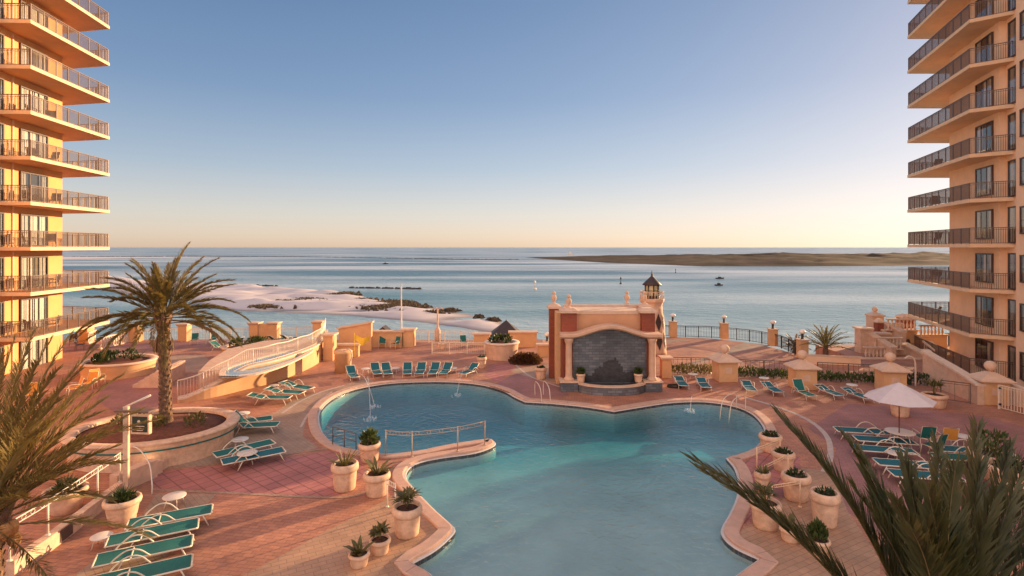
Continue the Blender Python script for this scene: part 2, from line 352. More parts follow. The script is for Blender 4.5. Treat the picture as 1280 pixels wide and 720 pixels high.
# ================================================================ SETTING: sea, sand, island
sea = MB(); ys = [-200, 0, 60, 120, 300, 800, 2500, 8000, 30000]
for i in range(len(ys)-1):
    a = 1.4*max(abs(ys[i]), 400); b = 1.4*max(abs(ys[i+1]), 400)
    sea.add([(-a, ys[i], SEA), (a, ys[i], SEA), (b, ys[i+1], SEA), (-b, ys[i+1], SEA)], [(0,1,2,3)])
struct('sea', sea, M['sea'])
def GS(x, y, z=SEA): return G(x, y, z)
def terrain(name, poly, m, hfun, step, kind='structure', base=SEA-.6):
    """heightfield clipped to a polygon, edges sinking under water"""
    P = [Vector((p.x, p.y)) for p in poly]
    x0 = min(p.x for p in P); x1 = max(p.x for p in P); y0 = min(p.y for p in P); y1 = max(p.y for p in P)
    def dist(q):
        ins = False; d = 1e9; n = len(P)
        for i in range(n):
            a = P[i]; b = P[(i+1)%n]
            if (a.y > q.y) != (b.y > q.y) and q.x < (b.x-a.x)*(q.y-a.y)/(b.y-a.y)+a.x: ins = not ins
            ab = b-a; t = max(0, min(1, (q-a).dot(ab)/max(ab.length_squared, 1e-9))); d = min(d, (q-a-ab*t).length)
        return d if ins else -d
    sx, sy = step; nx = int((x1-x0)/sx)+3; ny = int((y1-y0)/sy)+3; mb = MB(); vs = []; D = []
    for j in range(ny):
        for i in range(nx):
            q = Vector((x0-sx+i*sx, y0-sy+j*sy)); d = dist(q); D.append(d)
            vs.append((q.x, q.y, hfun(q, d)))
    fs = []
    for j in range(ny-1):
        for i in range(nx-1):
            k = j*nx+i
            if max(D[k], D[k+1], D[k+nx], D[k+nx+1]) > -max(sx, sy)*1.1: fs.append((k, k+1, k+nx+1, k+nx))
    mb.add(vs, fs, 0, True); o = mb.build(name, m); tag(o, kind=kind); return o
def nz(x, y, z=0): return noise.fractal(Vector((x, y, z)), 1.0, 2.0, 5)
def sand_h(q, d):
    return SEA+(.07*min(d, 8)+max(0, min(1, d/7))*(.45+1.5*nz(q.x*.05, q.y*.11)+.25*nz(q.x*.3, q.y*.4, 5)) if d > 0 else .12*d)
sand_px = [(-200,343),(20,343),(80,344),(150,348),(200,354),(245,357.5),(300,357),(350,362),(430,366),(480,376),(540,386),(590,393),(622,402),(640,411),(634,416),(606,415),(575,409),(535,404),(480,398),(430,394),(360,391),(300,389),(262,383),(245,377),(200,372),(120,362),(60,355),(-200,354)]
def sand_material():
    m = M['sand']; return m
terrain('sandbar', [GS(*p) for p in sand_px], M['sand'], sand_h, (2.2, 1.6))
# low far barrier island
def isl_h(q, d):
    e = max(0, min(1, d/30)); r = nz(q.x*.012, q.y*.02, 3); r2 = nz(q.x*.045, q.y*.06, 8)
    rise = max(0, min(1, (q.x-60)/220))
    return SEA+(.03*min(d,20)+e*(.6+rise*(1.5+4.2*max(-.3, r)+2.4*r2)) if d > 0 else .05*d)
isl_px = [(655,322),(700,325),(760,328.5),(830,331),(880,333),(980,333),(1080,332.5),(1200,331),(1500,328),(1700,326),(1700,318.5),(1300,318.6),(1000,319.5),(820,320.5),(720,320.8)]
def dune_mat():
    m = mat("island_dunes", (.125,.09,.068), .95, scale=.03, col2=(.035,.03,.02), bump=.6, bscale=.2, spec=.03); return m
terrain('barrier_island', [GS(*p) for p in isl_px], dune_mat(), isl_h, (16, 9))
# spit of pale sand, far left, behind the lagoon
terrain('far_spit', [GS(*p) for p in [(-500,326),(60,324.6),(150,323),(250,322.3),(320,321.6),(250,321.3),(100,321),(-500,321)]], M['sand'],
        lambda q, d: SEA+(.015*min(d,40) if d > 0 else .05*d), (14, 9))
# long low rock jetties
def jetty(name, label, pts, h, wd, group):
    mb = MB(); L = 0; r = random.Random(len(pts)+int(h*10))
    for (a, b) in zip(pts[:-1], pts[1:]):
        n = max(2, int((b-a).length/(wd*.8)))
        for k in range(n):
            p = a.lerp(b, k/n); s = wd*(.7+.6*r.random())
            mb.lathe((p.x+r.uniform(-.3,.3)*wd, p.y+r.uniform(-.3,.3)*wd, SEA-.3), [(s*.7, 0), (s*.62, h*.45*r.uniform(.8,1.3)), (s*.3, h*r.uniform(.8,1.2)+.3)], 6, 0, False, rz=r.random()*3)
    o = mb.build(name, M['rock']); tag(o, label, 'jetty', group); return o
jetty('rock_jetty', 'short dark rock jetty in the water just above the middle of the sandbar', [GS(437,360), GS(475,360.6), GS(530,361.6)], .55, 1.5, None)
jetty('rock_jetty', 'dark rock jetty running off the left end of the sandbar by the palm fronds', [GS(292,356.5), GS(325,357.5), GS(350,358)], .5, 1.6, None)
jetty('rock_jetty', 'very long thin jetty on the far water below the horizon at left', [GS(90,321.2), GS(240,320.4), GS(330,320.6), GS(470,322.6), GS(580,324.2), GS(650,324.5)], .7, 4.0, None)
# dune vegetation on the sandbar: a low mass of tufts nobody could count
tb = MB(); r = random.Random(3)
for (cx, cy, wx, wy, n) in [(356,379,16,2.0,260),(385,373,20,2.0,320),(372,382,14,1.2,120),(428,367.5,18,1.2,200),(485,382,30,3.0,900),(497,379,20,2,300),(410,371,16,1.0,160),(455,375,14,1.0,120),(330,383,16,1.2,120),(540,391,14,.7,60),(562,388,10,.6,40),(598,396,5,.4,20),(616,400,8,.4,30),(522,384,8,.7,50)]:
    for k in range(int(n*1.7)):
        u = r.gauss(0,.45); v = r.gauss(0,.45)
        p = GS(cx+u*wx*1.25, cy+v*wy*1.4, SEA+.5); hgt = r.uniform(.25,.75)*(1-.3*abs(u))
        a = r.random()*6.28; q = r.uniform(.25,.7)
        for t in range(3):
            aa = a+t*2.1
            tb.add([(p.x-q*math.cos(aa), p.y-q*math.sin(aa), p.z-.25), (p.x+q*math.cos(aa), p.y+q*math.sin(aa), p.z-.25), (p.x+.3*math.sin(aa), p.y, p.z+hgt)], [(0,1,2)])
tag(tb.build('dune_grass', M['dune_grass']), 'brown dune grass growing in patches on the sandbar', 'grass', kind='stuff')
# ================================================================ POOL
def px(l, z=0): return [tuple(G(p[0], p[1], z).to_2d())+((1,) if len(p) > 2 else ()) for p in l]
pool_px = [(399,524),(403,510),(418,497),(442,487),(475,480.5),(510,477.5),(560,477),(600,480.5),(628,488),(643,496),(656,502,1),(690,504,1),(730,508),(768,514,1),(805,508),(840,503),(880,502),(915,507),(938,516),(952,530),(955,543),(946,556),(930,565),(907,572,1),(917,584),(922,600),(921,618),(912,640),(902,658),(903,670),(918,684),(947,698,1),(905,730),(850,790),(600,800,1),(545,722),(517,703,1),(545,687),(566,668),(569,660),(562,652),(545,637),(528,620),(515,606),(508,596),(511,586),(524,578),(552,572),(594,566),(616,558),(619,552),(608,549),(560,556),(520,564),(485,567),(450,563),(425,557),(406,543)]
pool = smooth_loop(px(pool_px), 5)
ar = sum(pool[i].x*pool[i-1].y-pool[i-1].x*pool[i].y for i in range(len(pool)))
if ar > 0: pool = pool[::-1]
ar = sum(pool[i].x*pool[(i+1)%len(pool)].y-pool[(i+1)%len(pool)].x*pool[i].y for i in range(len(pool)))
sgn = -1 if ar > 0 else 1                     # outward offset sign
def off(d): return offset_loop(pool, sgn*d)
lip_out, cop_in, cop_out = off(.10), off(.10), off(.52)
# ---- ground: one raised podium sheet with the pool cut out
deck_out = [Vector(p) for p in [(-80,-14),(80,-14),(80,47.5),(26.5,47.5),(26.2,41.0),(22.6,41.3),(22.6,43.5),(22.0,46.0),(20.6,48.9),(18.6,50.6),(15.5,51.4),(12,51.2),(5,49.9),(-80,49.6)]]
mb = MB(); hole = off(.50)
mb.sheet([deck_out, hole], 0.0)
n = len(deck_out)
for i in range(n):
    a = deck_out[i]; b = deck_out[(i+1)%n]
    mb.add([(a.x,a.y,SEA-1),(b.x,b.y,SEA-1),(b.x,b.y,0),(a.x,a.y,0)], [(0,1,2,3)])
struct('pool_deck', mb, M['deck'])
def ring(a, b, za, zb, mb, mi=0):
    n = len(a); vs = [(p.x,p.y,za) for p in a]+[(p.x,p.y,zb) for p in b]
    mb.add(vs, [(i,(i+1)%n,n+(i+1)%n,n+i) for i in range(n)], mi)
mb = MB(); 
ring(off(.52), off(.52), -.05, .045, mb); ring(off(.52), off(.49), .045, .07, mb); ring(off(.49), off(.14), .07, .07, mb); ring(off(.14), off(.10), .07, .05, mb); ring(off(.10), off(.10), .05, -.03, mb)
struct('pool_coping', mb, M['coping'])
mb = MB(); ci, co = off(.135), off(.505); acc = 0
for i in range(len(ci)):                      # mortar joints across the coping stones
    j = (i+1)%len(ci); L = (co[j]-co[i]).length; k = 0
    while acc+.6 <= L+1e-6 or acc < 0:
        acc += .6
        if acc > L: break
        u = acc/L; a = ci[i].lerp(ci[j], u); b = co[i].lerp(co[j], u); t_ = (co[j]-co[i]).normalized()*.007
        mb.add([(a.x-t_.x,a.y-t_.y,.0725),(a.x+t_.x,a.y+t_.y,.0725),(b.x+t_.x,b.y+t_.y,.0725),(b.x-t_.x,b.y-t_.y,.0725)], [(0,1,2,3)])
    acc = acc-L
struct('coping_joints', mb, mat('joint_mortar', (.22,.13,.09), .9))
mb = MB(); ring(off(.10), off(.02), -.02, -.02, mb); ring(off(.02), off(0), -.02, -.04, mb)
struct('pool_lip', mb, M['lip'])
mb = MB(); ring(pool, pool, -.04, -.17, mb, 0); ring(pool, pool, -.17, -2.3, mb, 1)
struct('pool_wall', mb, [M['tile_line'], M['plaster']])
mb = MB()
prof = [(2,-.30),(17,-.30),(21,-.42),(25,-.72),(28,-1.15),(31,-1.45),(46,-1.5)]
for (a, za), (b, zb) in zip(prof[:-1], prof[1:]): mb.add([(-18,a,za),(18,a,za),(18,b,zb),(-18,b,zb)], [(0,1,2,3)])
struct('pool_floor', mb, M['plaster'])
mb = MB(); wp = offset_loop(pool, sgn*.012); nn = len(wp)
mb.sheet([wp], -.085)
mb2 = MB(); mb2.sheet([wp], -2.2)
mb.add(mb2.v, [f[::-1] for f in mb2.f]); ring(wp, wp, -2.2, -.085, mb)
o = struct('pool_water', mb, M['water'])
bm = bmesh.new(); bm.from_mesh(o.data); bmesh.ops.remove_doubles(bm, verts=bm.verts, dist=1e-5); bmesh.ops.recalc_face_normals(bm, faces=bm.faces); bm.to_mesh(o.data); bm.free()
# ---- paving fields laid as sheets
def field(name, pts, m, z=.004):
    mb = MB(); mb.sheet([[G(*p).to_2d() for p in pts]], z); struct(name, mb, M[m])
field('pink_paving', [(193,590),(300,580),(400,566),(432,562),(452,575),(458,590),(424,621),(360,621),(300,616),(240,612),(190,611)], 'deck_pink')
field('tan_paving', [(300,722),(345,698),(400,668),(455,640),(500,614),(506,625),(538,650),(555,662),(545,675),(505,700),(500,730),(380,760),(250,760)], 'deck_tan')
field('tan_paving', [(90,722),(130,690),(170,655),(195,618),(270,618),(250,640),(160,760),(60,760)], 'deck_grey')
field('grey_paving', [(190,588),(230,560),(275,535),(345,515),(365,500),(460,473),(470,478),(430,488),(385,515),(378,545),(398,560),(300,578)], 'deck_grey')
field('plum_paving', [(612,483),(655,462),(700,480),(712,495),(668,497),(648,495)], 'deck_plum')
field('grey_paving', [(630,462),(690,455),(700,470),(700,484),(684,478)], 'deck_grey', .005)
field('plum_paving', [(640,452),(612,456),(606,470),(622,478),(642,462)], 'deck_pink', .006)
field('plum_paving', [(1010,535),(1060,505),(1170,512),(1230,521),(1330,545),(1400,580),(1400,700),(1150,700),(1060,640),(1040,590),(1045,560)], 'deck_plum')
field('pink_paving', [(930,578),(965,560),(1000,572),(1000,600),(960,640),(930,655),(925,640),(930,615)], 'deck_pink')
field('tan_paving', [(1002,585),(1040,590),(1062,642),(1100,700),(1100,770),(900,770),(935,712),(962,695),(920,672),(930,660),(965,645)], 'deck_tan', .003)
for a in ([(845,424),(872,424),(700,447),(655,449)], [(930,428),(965,432),(900,445),(870,458),(850,458)]):
    field('grey_paving', a, 'deck_grey', .006)
field('pink_paving', [(100,430),(380,424),(330,432),(120,438)], 'deck_plum')
field('plum_paving', [(130,478),(196,470),(215,500),(200,520),(150,520),(120,500)], 'deck_plum', .005)
field('grey_paving', [(130,446),(255,444),(262,452),(250,466),(160,462),(130,455)], 'deck_grey', .005)
def stripe(name, pts, wd, m='grey_path', z=.010):
    P = smooth_path([G(*p) for p in pts], 8); L, Rr = strip(P, wd/2, -wd/2); n = len(L); mb = MB()
    mb.add([(p.x,p.y,z) for p in L]+[(p.x,p.y,z) for p in Rr], [(n+i, n+i+1, i+1, i) for i in range(n-1)]); struct(name, mb, M[m])
stripe('paving_stripe', [(352,517),(375,502),(402,490),(430,482)], .16)
stripe('paving_stripe', [(376,534),(384,520),(400,500),(415,490)], .12)
stripe('paving_stripe', [(932,497),(975,510),(1010,525),(1033,545),(1038,570),(1030,590)], .22)
stripe('paving_stripe', [(196,585),(300,576),(420,560),(450,566)], .14, 'deck_grey')
stripe('paving_stripe', [(190,612),(300,617),(424,622),(470,612)], .14, 'deck_grey')
stripe('paving_stripe', [(640,452),(662,470),(700,484)], .14)
# ================================================================ TOWERS
def fence_run(mb, pts, z, h, pick=.12, post=1.3, pr=.012, por=.03, tr=.03, base=.08, mi=0):
    for a, b in zip(pts[:-1], pts[1:]):
        a = Vector((a[0],a[1],z)); b = Vector((b[0],b[1],z)); L = (b-a).length; d = (b-a).normalized(); rz = math.atan2(d.y, d.x)
        c = (a+b)/2
        mb.box((c.x,c.y,z+h), (L,.06,.045), rz, mi); mb.box((c.x,c.y,z+base), (L,.035,.03), rz, mi); mb.box((c.x,c.y,z+h-.12), (L,.03,.025), rz, mi)
        for k in range(int(L/pick)+1):
            p = a+d*min(L, k*pick); mb.box((p.x,p.y,z+h/2+.02), (pr*2,pr*2,h-.08), rz, mi)
        k = max(1, round(L/post))
        for i in range(k+1):
            p = a+d*(L*i/k); mb.box((p.x,p.y,z+h/2), (por*2,por*2,h+.02), rz, mi)
def window(parent, a, b, z0, z1, nrm, cols, rows, m_cur='curtain', spans=((.03,.97),)):
    """a, b: xy ends on the wall line; nrm: outward xy normal"""
    a = Vector(a); b = Vector(b); d = (b-a).normalized(); L = (b-a).length; rz = math.atan2(d.y, d.x); nrm = Vector(nrm)
    def P(u, o, z): q = a+d*u+nrm*o; return (q.x, q.y, z)
    fr = MB(); t = .09
    fr.box(P(L/2,.05,z1-t/2), (L,.14,t), rz); fr.box(P(L/2,.05,z0+t/2), (L,.14,t), rz)
    fr.box(P(t/2,.05,(z0+z1)/2), (t,.13,z1-z0-2*t), rz); fr.box(P(L-t/2,.05,(z0+z1)/2), (t,.13,z1-z0-2*t), rz)
    for i in range(1, cols): fr.box(P(L*i/cols,.045,(z0+z1)/2), (.075,.10,z1-z0-2*t), rz)
    for j in range(1, rows): fr.box(P(L/2,.035,z0+(z1-z0)*j/rows), (L-2*t,.05,.045), rz)
    f = fr.build('window', M['frame'], parent)
    MB().add([P(t,.08,z0+t),P(L-t,.08,z0+t),P(L-t,.08,z1-t),P(t,.08,z1-t)], [(0,1,2,3)]).build('pane', M['glass'], f)
    MB().box(P(L/2,.008,(z0+z1)/2), (L-2*t,.012,z1-z0-2*t), rz).build('room_shade_panel', M['room'], f)  # thin dark panel on the solid wall, standing in for the room's shade
    cu = MB()
    for s0, s1 in spans:
        n = 28
        for k in range(n):
            if (k % 7) == 5 or (k % 11) == 3: continue
            u0 = L*(s0+(s1-s0)*k/n); u1 = L*(s0+(s1-s0)*(k+1)/n); o0 = .03+(.018 if k%2 else 0); o1 = .03+(0 if k%2 else .018)
            cu.add([P(u0,o0,z0+.1),P(u1,o1,z0+.1),P(u1,o1,z1-.1),P(u0,o0,z1-.1)], [(0,1,2,3)])
    cu.build('curtain', M[m_cur], f)
    return f
def copy_part(o, parent, dz):
    c = o.copy(); C.objects.link(c); c.parent = parent; c.location = o.location+Vector((0,0,dz))
    for ch in o.children:
        g = ch.copy(); C.objects.link(g); g.parent = c
    return c
ST = 2.95
# ---- left tower
LT = thing('apartment_tower', 'golden yellow balconied tower standing at the left edge behind the palms', 'apartment tower', (-34.5,41.75,0))
def lw(D): return (-34.3-.125*(D-40.1), D)
body = [lw(41.75), (-41.2,44.3), (-60,44.3), (-60,12), lw(12)]
MB().prism(body, -.5, 8.5+ST*11).build('wall', M['stucco_gold'], LT)
nL = Vector((1, .125)).normalized()
slabL = [(-31.25,35.3),(-32.3,43.6),(-38.0,44.75),(-38,42),(-35.5,38),(-34.2,35.15)]
def edge_mb(poly, z0, z1, out):
    mb = MB(); n = len(poly)
    for a, b in zip(poly[:-1], poly[1:]):
        a = Vector(a); b = Vector(b); c = (a+b)/2; d = b-a; mb.box((c.x,c.y,(z0+z1)/2), (d.length+out,out,z1-z0), math.atan2(d.y,d.x))
    return mb
def balcony(parent, poly, rail, z, th=.2, h=1.07, m='slab'):
    mb = MB(); mb.prism(poly, z-th, z); s = mb.build('balcony', M[m], parent)
    edge_mb(rail, z-th-.015, z+.02, .07).build('slab_edge', M['slab_edge'], s)
    f = MB(); ins = offset_rail(rail, .08); fence_run(f, ins, z, h, .11, 1.25); f.build('railing', M['bronze'], s)
    return s
def offset_rail(pts, d):
    cx = sum(p[0] for p in pts)/len(pts); cy = sum(p[1] for p in pts)/len(pts); out = []
    return [tuple(Vector(p)+(Vector((cx,cy))-Vector(p)).normalized()*d) for p in pts]
railL = [(-34.2,35.15),(-31.25,35.3),(-32.3,43.6),(-38.0,44.75)]
M['slab_gold'] = mat('slab_gold', (.58,.30,.15), .8, .08, 1, .15, 25)
bal0 = balcony(LT, slabL, railL, 8.5, m='slab_gold')
for k in list(range(-2, 0))+list(range(1, 9)): copy_part(bal0, LT, ST*k)
SP3 = [((.03,.62),(.70,.97)), ((.03,.30),(.36,.97)), ((.03,.97),), ((.03,.22),(.80,.97)), ((.05,.48),(.52,.64),(.7,.95))]
VA = {}
for i, k in enumerate(range(-3, 9)):
    v = (i*7) % 5
    if v not in VA: VA[v] = (k, window(LT, lw(37.5), lw(40.1), 8.5+ST*k+.05, 8.5+ST*k+2.3, nL, 3, 1, spans=SP3[v]))
    else: copy_part(VA[v][1], LT, ST*(k-VA[v][0]))
wB = window(LT, lw(33.0), lw(36.1), 8.5+.05, 8.5+2.3, nL, 2, 1, spans=((.35,.97),))
for k in list(range(-3, 0))+list(range(1, 9)): copy_part(wB, LT, ST*k)
pil = MB().box((*(Vector(lw(36.9))+nL*.03), 14), (.12,.1,42), math.atan2(1,-.125)).build('downpipe', M['slab_edge'], LT)
# ---- right tower
RT = thing('apartment_tower', 'peach orange balconied tower standing at the right edge by the gate', 'apartment tower', (34.3,42.7,0))
def rw(D): return (32.6+.334*(D-37.5), D)
P1 = rw(35.75); P2 = (32.3,35.55); P3 = (31.72,33.9); P4 = (31.45,33.95)
body = [rw(42.7), P1, P2, P3, P4, (P4[0]-.334*22, P4[1]-22), (60,12), (60,46), (40,46.5), (37.5,43.1)]
MB().prism(body, -.5, 8.7+ST*12).build('wall', M['stucco_peach'], RT)
nR = Vector((-1, .334)).normalized()
slabR = [(33.85,46.5),(30.3,36.0),(32.0,34.6),(33.5,34.6),(34.5,41),(38.5,43.4),(38.5,46.5)]
railR = [(38.5,46.5),(33.85,46.5),(30.3,36.0),(32.0,34.6)]
S2 = 2.97
b0 = balcony(RT, slabR, railR, 8.7)
for k in [-3,-2,-1,1,2,3,4,5,6,7]: copy_part(b0, RT, S2*k+(.27 if k == -3 else 0))
dw0 = Vector(P2).lerp(Vector(P3), .25).to_tuple(); dw1 = Vector(P2).lerp(Vector(P3), .85).to_tuple()
d0 = window(RT, dw0, dw1, 8.7+.05, 8.7+2.4, nR, 1, 1, spans=((.1,.6),))
e0 = window(RT, (P4[0]-.334*.6,P4[1]-.6), (P4[0]-.334*2.4,P4[1]-2.4), 8.7+.6, 8.7+2.3, nR, 2, 2, spans=((.05,.4),))
for k in [-3,-2,-1,1,2,3,4,5,6,7]:
    for q in (d0, e0): copy_part(q, RT, S2*k)
SPR = [((.60,.97),), ((.03,.25),(.75,.97)), ((.30,.97),), ((.03,.4),)]
VR = {}
for i, k in enumerate(range(-3, 8)):
    v = (i*3) % 4
    if v not in VR: VR[v] = (k, window(RT, rw(38.55), rw(36.4), 8.7+S2*k+.35, 8.7+S2*k+2.35, nR, 3, 1, spans=SPR[v]))
    else: copy_part(VR[v][1], RT, S2*(k-VR[v][0]))
# ================================================================ PLANTS
def frond(mb, base, az, el, length, droop, ll=.42, n=64, lw_=.03, r=rnd, rr=.022, vee=.5, start=.16, mi=0, ri=1, spread=42, sag=.3):
    """one pinnate frond: rachis tube and narrow leaflets set at an angle on both sides"""
    seg = 16; pts = []; p = Vector(base); e = el; tng = []
    for i in range(seg+1):
        d = Vector((math.cos(az)*math.cos(e), math.sin(az)*math.cos(e), math.sin(e))); pts.append(p.copy()); tng.append(d)
        p = p+d*(length/seg); e -= droop/seg*(.4+1.2*i/seg)
    mb.tube(pts, [rr*(1-.85*i/seg) for i in range(seg+1)], 4, ri, False)
    side0 = Vector((-math.sin(az), math.cos(az), 0))
    for i in range(n):
        t = start+(1-start)*(i+.5)/n; f = t*seg; k = min(seg-1, int(f)); q = pts[k].lerp(pts[k+1], f-k); tg = tng[k]
        up = side0.cross(tg); up = up if up.z > 0 else -up
        prof = min(1, (t-start+.05)*5)*(1-.55*max(0, t-.45)/.55)
        for s in (-1, 1):
            L = ll*prof*r.uniform(.8,1.15); a = R(spread-16*t)+r.uniform(-.16,.16); v = vee+r.uniform(-.5,.5)
            sd = (side0*s*math.cos(v)+up*math.sin(v)).normalized()
            d = (tg*math.cos(a)+sd*math.sin(a)).normalized(); wv = d.cross(sd.cross(d)).normalized()
            wv = d.cross(up).normalized()*.8+up*.5*s; wv = wv.normalized()*lw_*.5
            m = q+d*L*.45; tip = q+d*L+Vector((0,0,-sag*L*r.random()))
            mb.add([q, m+wv, tip, m-wv], [(0,1,2),(0,2,3)], mi)
def palm_trunk(mb, x, y, z0, z1, r0, r1, lean=(0,0), r=rnd):
    h = z1-z0; n = int(h/.06); rings = []; seg = 18
    def cen(t): return Vector((x+lean[0]*t*t, y+lean[1]*t*t, z0+h*t))
    for i in range(n+1):
        t = i/n; rad = (r0+(r1-r0)*t)*(1+.25*max(0,1-t*8)+.35*max(0,(t-.86)/.14))
        rings.append([cen(t)+Vector((math.cos(a), math.sin(a), 0))*rad*(1+.09*math.sin(i*math.pi+k*math.pi)*(1)+.05*r.uniform(-1,1)) for k, a in ((k, 2*math.pi*k/seg) for k in range(seg))])
    mb.loft(rings, 0, True, False)
    m = int(h/.022)                                        # old leaf bases in a spiral
    for i in range(m):
        t = i/m; a = i*2.399; rad = (r0+(r1-r0)*t)*(1+.35*max(0,(t-.86)/.14)); c = cen(t)+Vector((math.cos(a), math.sin(a), 0))*rad*.92
        sz = .075+.05*max(0,(t-.8)/.2); o = Vector((math.cos(a), math.sin(a), 0)); sd = Vector((-math.sin(a), math.cos(a), 0)); L = sz*(1.2+.6*r.random()+2.5*max(0,(t-.9)/.1))
        tip = c+o*L*.55+Vector((0,0,L))
        mb.add([c-sd*sz*.8, c+sd*sz*.8, c+o*sz*.5+sd*sz*.6-Vector((0,0,.02)), c+o*sz*.5-sd*sz*.6-Vector((0,0,.02)), tip-sd*sz*.4, tip+sd*sz*.4], [(0,1,5,4),(3,2,5,4),(0,4,3),(1,2,5),(0,3,2,1)], 1 if i%3 else 0)
bark2 = mat("palm_leaf_base", (.16,.085,.045), .9, .3, 9, .6, 30, col2=(.30,.18,.10))
def palm(name, label, x, y, z0, zc, fr, r0=.24, r1=.19, dead=(), ll=.42, n=64, lean=(0,0), m='palm', lw_=.03, spread=36, sag=.3, start=.16):
    t = thing(name, label, 'palm tree', (x,y,z0))
    tr = MB(); palm_trunk(tr, x, y, z0, zc, r0, r1, lean); tr.build('trunk', [M['bark'], bark2], t)
    cx, cy = x+lean[0], y+lean[1]; cr = MB()
    for (az, el, L, dr) in fr:
        frond(cr, (cx+.1*math.cos(az), cy+.1*math.sin(az), zc-.05+.25*math.sin(el)), az, el, L, dr, ll, n, lw_, spread=spread, sag=sag, start=start)
    cr.build('crown', [M[m], M['rachis']], t)
    if dead:
        dd = MB()
        for (az, el, L, dr) in dead: frond(dd, (cx+.15*math.cos(az), cy+.15*math.sin(az), zc-.25), az, el, L, dr, ll*.8, int(n*.5), lw_*1.1, vee=-.5, start=.45)
        dd.build('dry_fronds', [M['palm_dead'], M['palm_dead']], t)
    return t
r = random.Random(11)
bp = G(207,527,1.0)
fr = []
for i in range(60):
    t = i/59; az = i*2.39996+r.uniform(-.2,.2); el = R(84-92*t**.9)+r.uniform(-.14,.14); L = r.uniform(2.5,3.55)*(.86+.14*t)*(1+.08*math.cos(az)); fr.append((az, el, L, r.uniform(.35,1.05)+.35*t))
palm('date_palm', 'tall feathery palm tree growing from the big round planter at left', bp.x, bp.y, 1.0, 5.45, fr, .23, .19,
     dead=[(R(200),R(28),3.6,1.9),(R(-15),R(10),3.3,1.1),(R(150),R(-60),1.3,.5),(R(20),R(-70),1.1,.3)], lean=(-.12,0), ll=.48, n=90, lw_=.030, m='palm', spread=40, sag=.2)
# near left palm: heart at the left picture edge
r = random.Random(5)
hx_, hy_, hz_ = -10.9, 11.3, 2.75; LH = Vector((hx_, hy_, hz_))
def aim(px_, py_, D, dr, heart, over=1.0):
    v = AT(px_, py_, D)-heart; L = v.length*over; el = math.atan2(v.z, v.to_2d().length)+dr*.42; return (math.atan2(v.y, v.x), el, L*(1+dr*dr*.06), dr)
fr = [aim(x_, y_, D_, d_, LH) for x_, y_, D_, d_ in ((190,543,12.2,.75),(172,560,10.6,.8),(150,486,12.6,.6),(118,452,12.4,.5),(86,432,12.8,.4),(62,440,11.6,.4),(40,428,12.4,.35),(18,436,11.6,.35),(-8,432,12.0,.35),(-30,440,12,.35),
      (100,478,11.2,.5),(70,480,10.6,.5),(140,600,10.8,.9),(45,470,10.4,.4),(95,500,13.2,.5),(20,470,13,.3),(60,520,10.0,.6),(130,640,11.6,1.1),(90,630,10.2,1.0),(50,560,9.8,.7),(-20,500,10,.5),(0,460,10.6,.4))]
for i in range(34): fr.append((i*2.39996, R(r.uniform(-10,70)), r.uniform(2.4,3.2), r.uniform(.5,.9)))
palm('date_palm', 'near palm whose fronds fill the lower left corner', hx_, hy_, 0, hz_, fr, .28, .24, ll=.46, n=74, lw_=.032, spread=38, m='palm_sunlit', sag=.08)
pods = MB(); r = random.Random(2)
for i in range(10):
    a = R(-60)+i*.45; c = Vector((hx_+.42*math.cos(a), hy_+.42*math.sin(a), hz_-.1-.45*r.random()))
    pods.lathe(c, [(.03,-.18),(.11,-.08),(.13,.04),(.06,.16)], 8, 0, False, rz=a)
pods.build('cut_leaf_base', [mat("cut_stub", (.50,.24,.08), .8, .2, 9)], bpy.data.objects['date_palm.001'])
# near right palm: heart below the frame
r = random.Random(9); fr = []
RH = Vector((5.9, 7.3, 1.95))
aim_ = aim
def aim(px_, py_, D, dr): return aim_(px_, py_, D, dr, RH)
fr = [aim(868,606,7.6,.6), aim(972,545,8.2,.6), aim(1060,572,8.4,.5), aim(878,616,7.5,.55), aim(982,556,8.1,.55), aim(1132,595,8.6,.3), aim(1140,610,8.6,.3), aim(1172,572,9.4,.3), aim(1185,625,8.2,.4), aim(1222,552,9.2,.3),
      aim(1262,575,9.4,.35), aim(1275,610,8.4,.4), aim(1200,668,7.4,.5), aim(1100,650,7.8,.4), aim(1245,640,7.6,.5), aim(1310,590,9.0,.4), aim(1330,650,8.0,.5), aim(1160,680,7.0,.4), aim(1085,610,8.6,.3), aim(1225,600,8.6,.3)]
fr += [aim(x_, y_, D_, d_) for x_, y_, D_, d_ in ((1120,660,6.6,.6),(1160,640,6.9,.5),(1195,610,7.2,.5),(1140,700,6.2,.7),(1070,640,7.6,.6),(1075,585,8.2,.5))]
for i in range(10): fr.append((R(-170+i*21.0)+r.uniform(-.1,.1), R(r.uniform(15,45)), r.uniform(2.4,3.0), r.uniform(.5,.9)))
palm('date_palm', 'near palm whose dark upright fronds fill the lower right corner', RH.x, RH.y, 0, RH.z, fr, .28, .24, ll=.70, n=88, m='palm_dark', lw_=.042, spread=33, sag=.05, start=.06)
